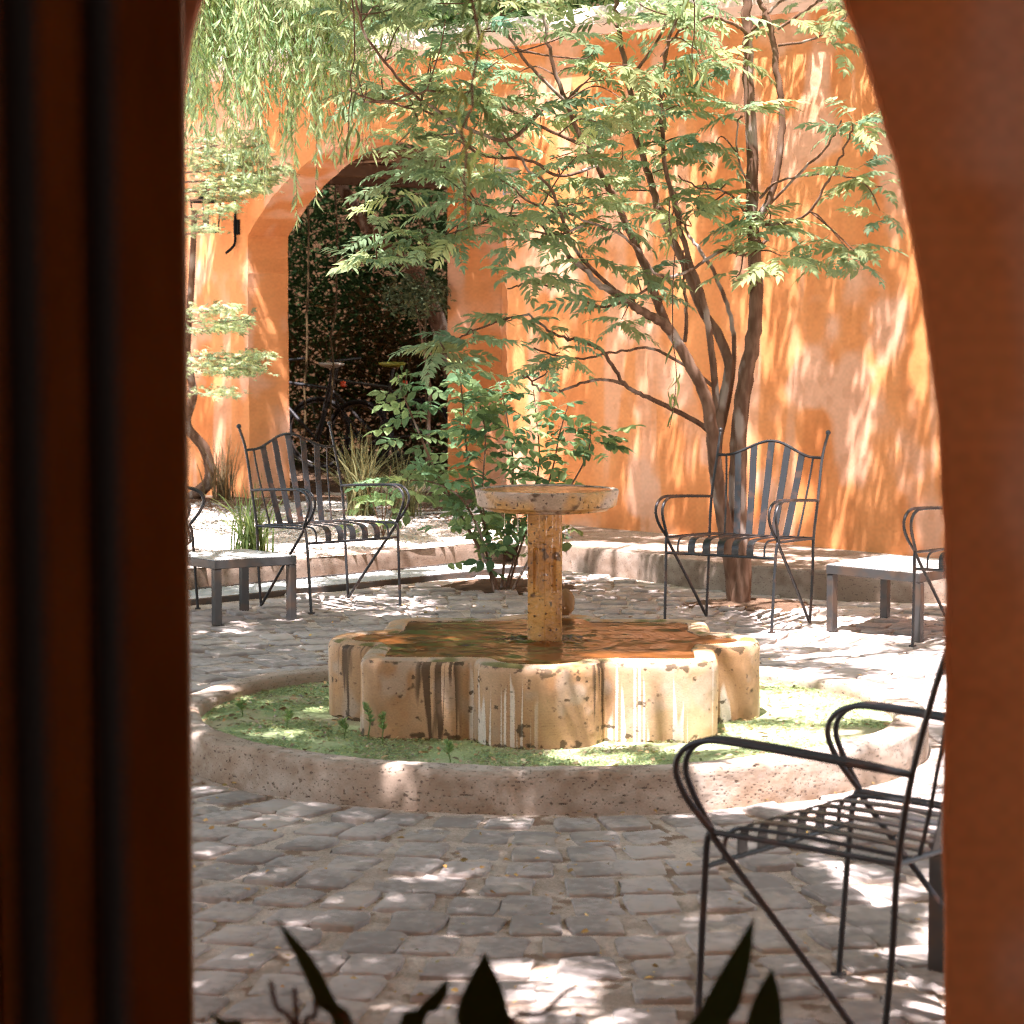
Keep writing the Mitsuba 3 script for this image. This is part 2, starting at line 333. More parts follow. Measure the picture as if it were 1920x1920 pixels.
def stone_mesh(x, y, t, w, h):
    hw, hh = w / 2 - 0.013 - 0.007 * rs.random(), h / 2 - 0.013 - 0.008 * rs.random()
    base = np.array([(-1, -.84), (-.84, -1), (0, -1.02), (.84, -1), (1, -.84), (1.02, 0), (1, .84), (.84, 1), (0, 1.02), (-.84, 1), (-1, .84), (-1.02, 0)]) * (hw, hh)
    base = base + rs.normal(size=base.shape) * 0.0036
    base[:, 0] *= 1 + 0.045 * rs.normal() * base[:, 1] / hh
    top = 0.0055 + 0.0035 * rs.normal()
    tilt = rs.normal(size=2) * (0.012, 0.03)
    ring = [(1.0, -0.035), (0.99, top - 0.006), (0.935, top - 0.0005), (0.5, top + 0.0005)]
    V = []
    for k, z in ring:
        q = base * k
        V.append(np.column_stack([q, z + q @ tilt + (0.0022 * rs.normal(size=len(q)) if k < 0.99 else 0)]))
    V = np.vstack(V + [[(0, 0, top + 0.0005)]])
    n = len(base); F = []
    for a in range(3):
        for b in range(n):
            i0, i1 = a * n + b, a * n + (b + 1) % n
            F += [[i0, i1, i1 + n], [i0, i1 + n, i0 + n]]
    for b in range(n): F.append([3 * n + b, 3 * n + (b + 1) % n, 4 * n])
    a = t + math.pi / 2 + 0.022 * rs.normal(); ca, sa = math.cos(a), math.sin(a)
    V[:, :2] = V[:, :2] @ np.array([[ca, sa], [-sa, ca]])
    return V + (x, y, 0), np.array(F)
stones.sort(key=lambda q: q[1])
front = [q for q in stones if abs(q[0] - 0.022 * q[1]) < 0.155 * q[1] + 0.1 and q[1] > 5.2]
fs = set(map(id, front[:300]))
rest = []
for q in stones:
    sm = stone_mesh(*q)
    if id(q) in fs: add('cobble', sm, 'm_cobble', yard, smooth=50)
    else: rest.append(sm)
tag(add('paving_cobbles', cat(*rest), 'm_cobble', yard, smooth=50), kind='stuff')

# gravel terrace, step, kerb, drain
gp = sg.Polygon([(-9, 8.2), tuple(curb_a + (curb_a - curb_b) * 1.4), tuple(curb_b), (-0.02, 16.45), (0.36, 16.08), *[tuple(q + (0.02, 0.28)) for q in step_edge[1:]], (4.6, 14.2), (4.6, 14.6), (-4, 24.2), (-12, 24.2)])
gv = grid(-6, 4.6, 12.5, 23.2, 180, 200, lambda x, y: 0.135 + 0.02 * (meshkit.fbm(np.stack([x, y, 0 * x], -1) * 2, 3, 3) - 0.5))
c = gv[0][gv[1]].mean(1)
keep = shapely.contains_xy(gp, c[:, 0], c[:, 1])
add('gravel_terrace', (gv[0], gv[1][keep]), 'm_gravel', smooth=True)
tag('gravel_terrace', 'pale gravel terrace raised above the cobbles below the wall', kind='structure')
rp = np.random.default_rng(8)
pv, pf = vf(trimesh.creation.icosphere(subdivisions=0))
pp = rp.uniform((-4, 13.5), (3.0, 20.5), (15000, 2)); pp = pp[shapely.contains_xy(gp, pp[:, 0], pp[:, 1])]
sz = rp.uniform(0.006, 0.014, len(pp))
V = (pv[None] * np.array([1.2, 1, 0.7]) * sz[:, None, None] + np.column_stack([pp, np.full(len(pp), 0.138)])[:, None]).reshape(-1, 3)
F = (pf[None] + (np.arange(len(pp)) * len(pv))[:, None, None]).reshape(-1, 3)
col = np.repeat(rp.uniform(0.32, 0.62, (len(pp), 1)) * np.array([[1, 0.92, 0.82]]), len(pv), 0)
tag(add('pebbles', (V, F), 'm_solid', color=col, smooth=True), 'loose pale pebbles scattered over the gravel terrace', 'pebbles', kind='stuff')

def kerb(pts, w, h, seed, dirn):
    pts = smooth_path(pts, 10); n = len(pts)
    t = np.gradient(pts, axis=0); t /= np.linalg.norm(t, axis=1, keepdims=True)
    nn = np.stack([t[:, 1], -t[:, 0]], 1) * dirn
    pr = [(0.0, -0.05), (-0.006, h * 0.5), (0.0, h - 0.016), (0.012, h - 0.003), (0.03, h), (w, h + 0.002), (w, -0.05)]
    v = np.array([[(*(pts[i] - nn[i] * o), z) for o, z in pr] for i in range(n)]).reshape(-1, 3)
    v = v + 0.016 * (np.stack([meshkit.fbm(v * 5, 3, seed + k) for k in range(3)], -1) - 0.5)
    i, j = np.meshgrid(np.arange(n - 1), np.arange(len(pr) - 1), indexing='ij'); q = len(pr)
    return v, tri(np.stack([i * q + j, (i + 1) * q + j, (i + 1) * q + j + 1, i * q + j + 1], -1).reshape(-1, 4))
kl = np.array([curb_a + (curb_b - curb_a) * t for t in np.linspace(-0.6, 1.13, 14)])
tag(add('kerb', kerb(kl, 0.16, 0.14, 3, 1), 'm_curb', smooth=40), 'straight concrete kerb holding the gravel behind the left chair', 'kerb')
ks = np.vstack([[curb_b + (0.04, 0.0)], [(0.04, 16.44)], step_edge])
tag(add('stone_step', kerb(ks[1:], 0.30, 0.165, 5, 1), 'm_curb', smooth=40), 'long low concrete step along the foot of the orange wall', 'step')
# platform behind the step, cobbled
pl = [tuple(q + np.array((0.10, 0.22))) for q in step_edge[:-2]] + [tuple(W(s, 0, -0.1)[:2]) for s in np.linspace(3.6, -0.35, 6)]
tag(add('wall_terrace', poly_mesh(sg.Polygon(pl).buffer(0), 0.160), 'm_curb'), 'narrow paved terrace between the step and the orange wall', kind='structure')
# drain grate along the kerb
gr = thing('drain_grate')
gA, gB = curb_a + nd * 0.05, curb_b + nd * 0.05
L_ = np.linalg.norm(gB - gA); ang = math.atan2(ud[1], ud[0])
for o in (0.03, 0.49):
    cc = (gA + gB) / 2 + nd * o
    add('rail', box((cc[0], cc[1], 0.006), (L_, 0.03, 0.05), ang, 0.004), 'm_steel', gr)
ns = 92
for k in range(ns):
    cc = gA + ud * (0.05 + (L_ - 0.1) * (k + 0.5) / ns) + nd * 0.26
    add('slat', box((cc[0], cc[1], 0.010), (0.030, 0.43, 0.03), ang, 0.003), 'm_top', gr)
tag(gr, 'pale metal drain grating with cross slats along the foot of the kerb', 'drain grating')

# planting bed of the rose
bz = lambda x, y: -0.03 + 0.055 * np.clip(1 - (((x + .03) / 0.48)**2 + ((y - 15.15) / 0.48)**2), 0, 1)**0.6 + 0.03 * (meshkit.fbm(np.stack([x, y, 0 * x], -1) * 9, 3, 2) - 0.5)
tag(add('planting_bed', grid(-0.7, 0.7, 14.6, 15.95, 70, 70, bz), 'm_soil', smooth=True), 'dark soil bed in the corner of the yard under the rose', kind='structure')
tag(add('soil_patch', grid(0.95, 1.75, 13.8, 14.5, 50, 50, lambda x, y: -0.03 + 0.055 * np.clip(1 - ((x - 1.33) / 0.42)**2 - ((y - 14.12) / 0.36)**2, 0, 1)**0.5 + 0.02 * (meshkit.fbm(np.stack([x, y, 0 * x], -1) * 12, 3, 2) - 0.5)), 'm_soil', smooth=True), 'bare soil around the foot of the slender tree', kind='structure')

# ---------------------------------------------------------------- pond
rim_p = [(RO, -0.05), (RO + 0.004, 0.05), (RO, 0.122), (RO - 0.008, 0.136), (RO - 0.022, 0.142), (RO - 0.10, 0.141), (RO - 0.118, 0.135), (RO - 0.125, 0.12), (RO - 0.13, -0.05)]
dens = [rim_p[0]]
for a, b in zip(rim_p[:-1], rim_p[1:]):
    nseg = max(1, int(np.hypot(b[0] - a[0], b[1] - a[1]) / 0.012))
    dens += [tuple(np.array(a) + (np.array(b) - a) * t) for t in np.linspace(0, 1, nseg + 1)[1:]]
tag(add('pond_rim', lathe(dens, (CX, CY, 0), 420, 0.016, 4), 'm_rim', smooth=50), 'low round pitted concrete rim around the weed covered pond', 'pond rim')
def disc(r, z, n=120, m=60, seed=2, amp=0.004):
    rr = np.sqrt(np.linspace(0.0005, 1, m)) * r; a = np.arange(n) * 2 * np.pi / n
    v = np.stack([CX + rr[:, None] * np.cos(a), CY + rr[:, None] * np.sin(a), np.full((m, n), z)], -1).reshape(-1, 3)
    v[:, 2] += amp * (meshkit.fbm(v * 9, 3, seed) - 0.5) * 2
    i, j = np.meshgrid(np.arange(m - 1), np.arange(n), indexing='ij')
    return v, tri(np.stack([i * n + j, (i + 1) * n + j, (i + 1) * n + (j + 1) % n, i * n + (j + 1) % n], -1).reshape(-1, 4))
tag(add('pond_water', disc(RO - 0.115, 0.094, 220, 110), 'm_weed', smooth=True), 'still pond water covered by a green skin of duckweed', kind='structure')

# star-shaped basin
def star_outline(n=400):
    sh = sg.box(-.5, -.5, .5, .5)
    for k in range(4):
        b = math.radians(90 * k)
        blk = shapely.affinity.rotate(sg.box(.19, .19, .645, .645).buffer(-.13).buffer(.13, 16), 90 * k, origin=(0, 0))
        sh = sh.union(blk).union(sg.Point(.585 * math.cos(b), .585 * math.sin(b)).buffer(.235, 32))
    sh = sh.buffer(-0.012).buffer(0.018).buffer(-0.006)
    sh = shapely.affinity.rotate(sh, -2.5, origin=(0, 0))
    ring = sh.exterior
    return np.array([ring.interpolate(k / n, normalized=True).coords[0] for k in range(n)]), sh
so, sshape = star_outline()
if sg.Polygon(so).exterior.is_ccw is False: so = so[::-1]
so = so[np.argsort(0 * so[:, 0], kind='stable')]
def inset(d):
    if d <= 0: return so
    s2 = sshape.buffer(-d)
    if s2.geom_type != 'Polygon': s2 = max(s2.geoms, key=lambda g: g.area)
    # nearest points, so that rows stay matched
    ring = s2.exterior
    return np.array([ring.interpolate(ring.project(sg.Point(p))).coords[0] for p in so])
prof = [(0.0, z) for z in np.linspace(0.02, 0.355, 22)] + [(0.004, 0.366), (0.010, 0.376), (0.018, 0.382), (0.030, 0.385), (0.055, 0.386), (0.075, 0.384), (0.085, 0.379), (0.090, 0.36), (0.09, 0.30)]
rows = [np.column_stack([inset(d), np.full(len(so), z)]) for d, z in prof]
sv = np.vstack(rows) + (FX, FY, 0)
dn = 0.008 * (np.stack([meshkit.fbm(sv * 7, 4, 20 + k) for k in range(3)], -1) - 0.5); dn[:, 2] *= 0.35
sv = sv + dn
n = len(so); i, j = np.meshgrid(np.arange(len(prof) - 1), np.arange(n), indexing='ij')
sf = tri(np.stack([i * n + j, i * n + (j + 1) % n, (i + 1) * n + (j + 1) % n, (i + 1) * n + j], -1).reshape(-1, 4))
fountain = thing('fountain')
add('star_basin', (sv, sf), 'm_star', fountain, smooth=50)
# pedestal: six sided shaft with round-headed grooves
hexa = np.array([(0.0745 * math.cos(math.radians(-92 + 60 * k)), 0.0745 * math.sin(math.radians(-92 + 60 * k))) for k in range(6)])
shaft = trimesh.creation.extrude_polygon(sg.Polygon(hexa).buffer(-0.004).buffer(0.004), 0.60, engine='earcut')
for k in range(6):
    a = math.radians(-62 + 60 * k); ap = 0.0745 * math.cos(math.radians(30)) + 0.012
    sph = [trimesh.creation.icosphere(subdivisions=2, radius=0.019) for _ in range(2)]
    sph[0].apply_translation((ap * math.cos(a), ap * math.sin(a), 0.27)); sph[1].apply_translation((ap * math.cos(a), ap * math.sin(a), 0.42))
    shaft = trimesh.boolean.difference([shaft, trimesh.util.concatenate(sph).convex_hull], engine='manifold')
v, f = vf(shaft)
add('pedestal', (v + (FX + 0.005, FY, 0.30), f), 'm_column', fountain, smooth=25)
bp = [(0.0, 0.866), (0.10, 0.866), (0.200, 0.868), (0.232, 0.872), (0.236, 0.880), (0.252, 0.884), (0.262, 0.890), (0.266, 0.905), (0.2695, 0.930), (0.2725, 0.944), (0.270, 0.950), (0.262, 0.9525), (0.252, 0.950), (0.246, 0.944), (0.236, 0.930), (0.10, 0.915), (0.0, 0.912)]
bc = (FX + 0.012, FY, 0)
add('bowl', lathe(bp, bc, 140, 0.006, 9), 'm_bowl', fountain, smooth=40)
tag(fountain, 'stained concrete fountain with a star shaped basin and a shallow round bowl on a pedestal', 'fountain')
# water of the basin and the bowl
ins = inset(0.084); mrow = 150
tt = np.linspace(0.02, 1, mrow)
wv = np.vstack([np.column_stack([ins * t, np.full(len(ins), 0.3765)]) for t in tt]) + (FX, FY, 0)
d = np.hypot(wv[:, 0] - FX, wv[:, 1] - FY)
q = wv * (8, 15, 0)
wv[:, 2] += 0.0075 * (meshkit.noise(q, 1) - 0.5) + 0.0050 * (meshkit.noise(q * 2.1, 2) - 0.5) + 0.0030 * (meshkit.noise(q * 4.3, 3) - 0.5)
wv[:, 2] += np.exp(-((d - 0.08) / 0.09)**2) * 0.016 * (meshkit.noise(wv * (60, 60, 0), 4) - 0.5)
i, j = np.meshgrid(np.arange(mrow - 1), np.arange(n), indexing='ij')
wf = tri(np.stack([i * n + j, i * n + (j + 1) % n, (i + 1) * n + (j + 1) % n, (i + 1) * n + j], -1).reshape(-1, 4))
tag(add('fountain_water', (wv, wf), 'm_water', smooth=True), 'rippling brown water brimming in the star basin', kind='structure')
rr = np.linspace(0.004, 0.251, 40); a = np.arange(120) * 2 * np.pi / 120
bv = np.stack([bc[0] + rr[:, None] * np.cos(a), bc[1] + rr[:, None] * np.sin(a), np.full((40, 120), 0.9475)], -1).reshape(-1, 3)
bv[:, 2] += 0.0022 * (meshkit.noise(bv * (28, 50, 0), 5) - 0.5)
i, j = np.meshgrid(np.arange(39), np.arange(120), indexing='ij')
tag(add('bowl_water', (bv, tri(np.stack([i * 120 + j, (i + 1) * 120 + j, (i + 1) * 120 + (j + 1) % 120, i * 120 + (j + 1) % 120], -1).reshape(-1, 4))), 'm_water', smooth=True), 'thin sheet of water filling the fountain bowl', kind='structure')
dw = []; rd = np.random.default_rng(2)
for x in (-0.16, -0.075, -0.005, 0.018, 0.032, 0.046, 0.066, 0.085, -0.11, 0.02, 0.05, -0.03):
    yy = -math.sqrt(max(0.2**2 - x * x, 0.01)) * rd.uniform(0.85, 1.05); z0 = 0.872; ln = rd.uniform(0.03, 0.14)
    zz = np.linspace(0, -ln, 7)
    dw.append(tube(np.column_stack([bc[0] + x + 0 * zz, bc[1] + yy + 0.002 * rd.normal(size=7), z0 + zz]), [0.0016, 0.0007, 0.0019], 6))
    for _ in range(4):
        s_ = vf(trimesh.creation.icosphere(subdivisions=1, radius=rd.uniform(0.0016, 0.003)))
        dw.append((s_[0] * (1, 1, 2.2) + (bc[0] + x + 0.004 * rd.normal(), bc[1] + yy + 0.01 * rd.normal(), rd.uniform(0.40, 0.80)), s_[1]))
tag(add('dripping_water', cat(*dw), 'm_drop', smooth=True), 'thin threads and drops of water falling from the bowl', 'water drops', kind='stuff')
bb = trimesh.creation.icosphere(subdivisions=3, radius=1); v, f = vf(bb)
v = v * (0.036, 0.036, 0.056) * (1 + 0.25 * (meshkit.fbm(v * 3, 3, 3)[:, None] - 0.5))
tag(add('clay_stone', (v + (FX + 0.100, FY + 0.745, 0.385 + 0.05), f), 'm_clay', smooth=True), 'small upright ochre stone on the far edge of the star basin', 'stone')

# ---------------------------------------------------------------- iron armchairs
def chair(label, x, y, yaw, group='iron armchairs round the fountain'):
    t = thing('iron_armchair'); tag(t, label, 'chair', group)
    fr = np.array([math.cos(yaw), math.sin(yaw), 0]); rt = np.array([math.sin(yaw), -math.cos(yaw), 0])
    M = np.array([rt, fr, [0, 0, 1.0]]); O = np.array([x, y, 0.012])
    def put(name, vfm, smooth=40): return add(name, (vfm[0] @ M + O, vfm[1]), 'm_iron', t, smooth=smooth)
    R = 0.0078
    zb = np.array([0.442, 0.637, 0.857, 0.988]); yb = np.array([-0.233, -0.268, -0.328, -0.380])
    YB = lambda z: np.interp(z, zb, yb)
    rail_z = lambda x: 0.857 + 0.079 * (0.5 + 0.5 * np.cos(np.pi * np.clip(np.abs(x) / 0.265, 0, 1)))
    for s in (1, -1):
        post = put('back_post', tube(smooth_path([(s * .300, -.198, 0), (s * .302, -.222, .25), (s * .301, -.233, .442), (s * .308, -.268, .637), (s * .304, -.328, .857), (s * .312, -.380, .978)]), R, 8))
        b = vf(trimesh.creation.icosphere(subdivisions=2, radius=0.0135))
        add('finial', ((b[0] + (s * .312, -.382, .986)) @ M + O, b[1]), 'm_iron', post, smooth=True)
        leg = put('front_leg', tube(smooth_path([(s * .316, .226, .458), (s * .314, .240, .435), (s * .309, .250, .33), (s * .303, .272, 0)]), R, 8))
        ft = box((0, 0, 0.004), (0.028, 0.028, 0.008)); add('foot', ((ft[0] + (s * .303, .272, 0)) @ M + O, ft[1]), 'm_iron', leg)
        put('diagonal_brace', tube(smooth_path([(s * .316, .226, .458), (s * .315, .205, .425), (s * .308, .020, .235), (s * .300, -.190, .012)]), R, 8))
        for q in (-1, 1):
            o = q * 0.019
            put('arm', tube(smooth_path([(s * .308 + o * .2, -.268, .637), (s * .312 + o * .8, -.12, .648), (s * .318 + o, .14, .662), (s * .320 + o, .235, .660), (s * .320 + o, .292, .632), (s * .320 + o, .308, .585), (s * .319 + o * .8, .280, .525), (s * .316 + o * .15, .228, .46)], 7), R * 0.95, 8))
        put('seat_rail', tube([(s * .301, -.233, .442), (s * .305, 0, .450), (s * .314, .222, .455)], R * 0.9, 8))
        xb, xt = s * .212, s * .252
        zz = np.linspace(.445, rail_z(xt), 12); k = (zz - .445) / (zz[-1] - .445)
        put('back_rod', tube(np.column_stack([xb + (xt - xb) * k, YB(zz) - 0.016 * np.sin(np.pi * k), zz]), 0.0055, 6))
        put('seat_rod', tube(smooth_path([(s * .245, -.233, .446), (s * .245, .02, .458), (s * .245, .17, .458), (s * .245, .215, .450), (s * .245, .238, .425), (s * .245, .242, .378)]), 0.0055, 6))
    xr = np.linspace(-.304, .304, 45)
    put('top_rail', tube(np.column_stack([xr, YB(rail_z(xr)), rail_z(xr)]), R * 0.95, 8))
    put('rear_seat_rail', tube([(-.301, -.233, .442), (.301, -.233, .442)], R * 0.9, 8))
    put('front_rail', tube([(-.310, .244, .376), (.310, .244, .376)], R * 0.9, 8))
    for xb, xt in ((0, 0), (.071, .098), (-.071, -.098), (.142, .185), (-.142, -.185)):
        zt = float(rail_z(xt)); zz = np.linspace(.442, zt, 14); k = (zz - .442) / (zt - .442)
        put('back_slat', strip(np.column_stack([xb + (xt - xb) * k, YB(zz) - 0.016 * np.sin(np.pi * k), zz]), (1, 0, 0), 0.037, 0.004), 30)
    for xs in (0, .083, -.083, .166, -.166):
        p = smooth_path([(xs, -.233, .448), (xs, -.05, .458), (xs, .10, .461), (xs, .19, .458), (xs, .226, .446), (xs, .243, .42), (xs, .244, .378)], 5)
        put('seat_slat', strip(p, (1, 0, 0), 0.038, 0.004), 30)
    return t
chair('black iron armchair half in sun in front of the slender tree', 1.188, 13.148, -2.1127)
chair('iron armchair beside the kerb with pale sunlit back slats', -1.025, 14.008, -0.8605)
chair('nearest iron armchair turned to the pond, cut by the archway edge', 0.815, 5.66, 2.47)
chair('iron armchair mostly hidden by the right archway edge beside the sunlit table', 2.34, 12.285, -2.18)
chair('iron armchair almost wholly hidden behind the left archway edge', -1.985, 13.52, 0.0)

def table(label, cs, h=0.345):
    """cs: the four feet's outer corners in order."""
    t = thing('low_table'); tag(t, label, 'table', 'low square metal tables')
    cs = np.array(cs, float); c = cs.mean(0)
    for k in range(4):
        a, b = cs[k], cs[(k + 1) % 4]; d = (b - a) / np.linalg.norm(b - a)
        ang = math.atan2(d[1], d[0]); inw = (c - (a + b) / 2); inw /= np.linalg.norm(inw)
        q = (a + b) / 2 + inw * 0.009
        add('apron', box((q[0], q[1], h - 0.026), (np.linalg.norm(b - a) - 0.002, 0.016, 0.046), ang, 0.003), 'm_steel', t)
        li = c - a; li /= np.linalg.norm(li)
        p = a + li * 0.033
        add('leg', box((p[0], p[1], (h - 0.05) / 2), (0.042, 0.042, h - 0.05), ang, 0.003), 'm_steel', t)
    poly = sg.Polygon([tuple(c + (q - c) * 0.985) for q in cs])
    m = trimesh.creation.extrude_polygon(poly, 0.006, engine='earcut'); v, f = vf(m)
    add('table_top', (v + (0, 0, h - 0.006), f), 'm_top', t)
    return t
table('low square metal table with a dull grey top beside the left chair', [(-1.54, 13.15), (-1.135, 13.41), (-1.45, 13.80), (-1.855, 13.54)])
table('low square metal table glaring in the sun before the orange wall', [(1.60, 12.93), (2.005, 12.47), (2.42, 13.02), (1.98, 13.49)])
table('low metal table of which one dark leg shows behind the nearest chair', [(1.01, 6.12), (1.40, 5.86), (1.68, 6.24), (1.29, 6.52)])

# ---------------------------------------------------------------- leaves
def leaflet(L, w, droop=0.12, fold=0.25, serr=False):
    """A pointed leaflet along +x, folded along its midrib."""
    x = np.array([0, .28, .62, 1.0]); hw = np.array([0, .92, .74, 0]) * w / 2
    z = -droop * L * x**2
    v = [(0, 0, 0)]
    for k in (1, 2):
        v += [(x[k] * L, hw[k], z[k] + fold * hw[k]), (x[k] * L, 0, z[k]), (x[k] * L, -hw[k], z[k] + fold * hw[k])]
    v += [(L, 0, z[3])]
    f = [(0, 2, 1), (0, 3, 2), (1, 2, 5), (1, 5, 4), (2, 3, 6), (2, 6, 5), (4, 5, 7), (5, 6, 7)]
    return np.array(v, float), np.array(f)
def rot(axis, a):
    return trimesh.transformations.rotation_matrix(a, axis)[:3, :3]
def compound(L, pairs, ll, lw, rng, droop=0.5, ang=1.05, lift=-0.35, light=False):
    """A pinnate leaf along +x: a curved stalk with pairs of hanging leaflets and one at the end. Unit scale in metres."""
    n = pairs * 2
    s = np.linspace(0, 1, 9); path = np.column_stack([L * s, 0 * s, -droop * L * s**2.0 * 0.55])
    parts = [tube(path, [0.0019, 0.0009], 3)]
    for k in range(pairs):
        q = 0.24 + 0.74 * k / max(pairs - 1, 1)
        p = np.array([L * q, 0, -droop * L * q**2 * 0.55])
        sc = 0.75 + 0.35 * math.sin(math.pi * min(q + 0.1, 1))
        for sgn in (1, -1):
            v, f = leaflet(ll * sc * rng.uniform(.9, 1.1), lw * sc, 0.10 + 0.1 * rng.random())
            A = rot([0, 0, 1], sgn * (ang - 0.35 * q + 0.12 * rng.normal())) @ rot([0, 1, 0], -lift + 0.18 * rng.normal()) @ rot([1, 0, 0], sgn * 0.25 + 0.3 * rng.normal())
            parts.append((v @ A.T + p, f))
    v, f = leaflet(ll, lw, 0.2); parts.append((v @ rot([0, 1, 0], 0.5).T + path[-1], f))
    return cat(*parts)
def frames(d, up, rng, jitter=0.35):
    """Row bases (x along d, z towards up) for many leaves."""
    d = d / np.linalg.norm(d, axis=1, keepdims=True)
    up = up + jitter * rng.normal(size=d.shape)
    z = up - d * (up * d).sum(1, keepdims=True); z /= np.linalg.norm(z, axis=1, keepdims=True) + 1e-9
    return np.stack([d, np.cross(z, d), z], 1)
def place(m, B, pos, sc):
    v, f = m; k = len(pos)
    V = np.einsum('ni,kij->knj', v, B) * np.asarray(sc)[:, None, None] + pos[:, None]
    return V.reshape(-1, 3), (f[None] + (np.arange(k) * len(v))[:, None, None]).reshape(-1, 3)
def tint(base, n, per, rng, var=0.22, warm=0.12):
    c = np.asarray(base)[None] * (1 + var * rng.normal(size=(n, 1))).clip(0.45, 1.7) * (1 + warm * rng.normal(size=(n, 1)) * np.array([[1, 0.2, -0.5]]))
    return np.repeat(c.clip(0.008, 0.7), per, 0)
def scatter(masters, pos, d, up, sc, base, rng, jitter=0.35, var=0.22):
    V, F, C, o = [], [], [], 0
    which = rng.integers(len(masters), size=len(pos))
    for k, m in enumerate(masters):
        s = which == k
        if not s.any(): continue
        v, f = place(m, frames(d[s], up[s], rng, jitter), pos[s], sc[s])
        V.append(v); F.append(f + o); o += len(v); C.append(tint(base, s.sum(), len(m[0]), rng, var))
    return np.vstack(V), np.vstack(F), np.vstack(C)

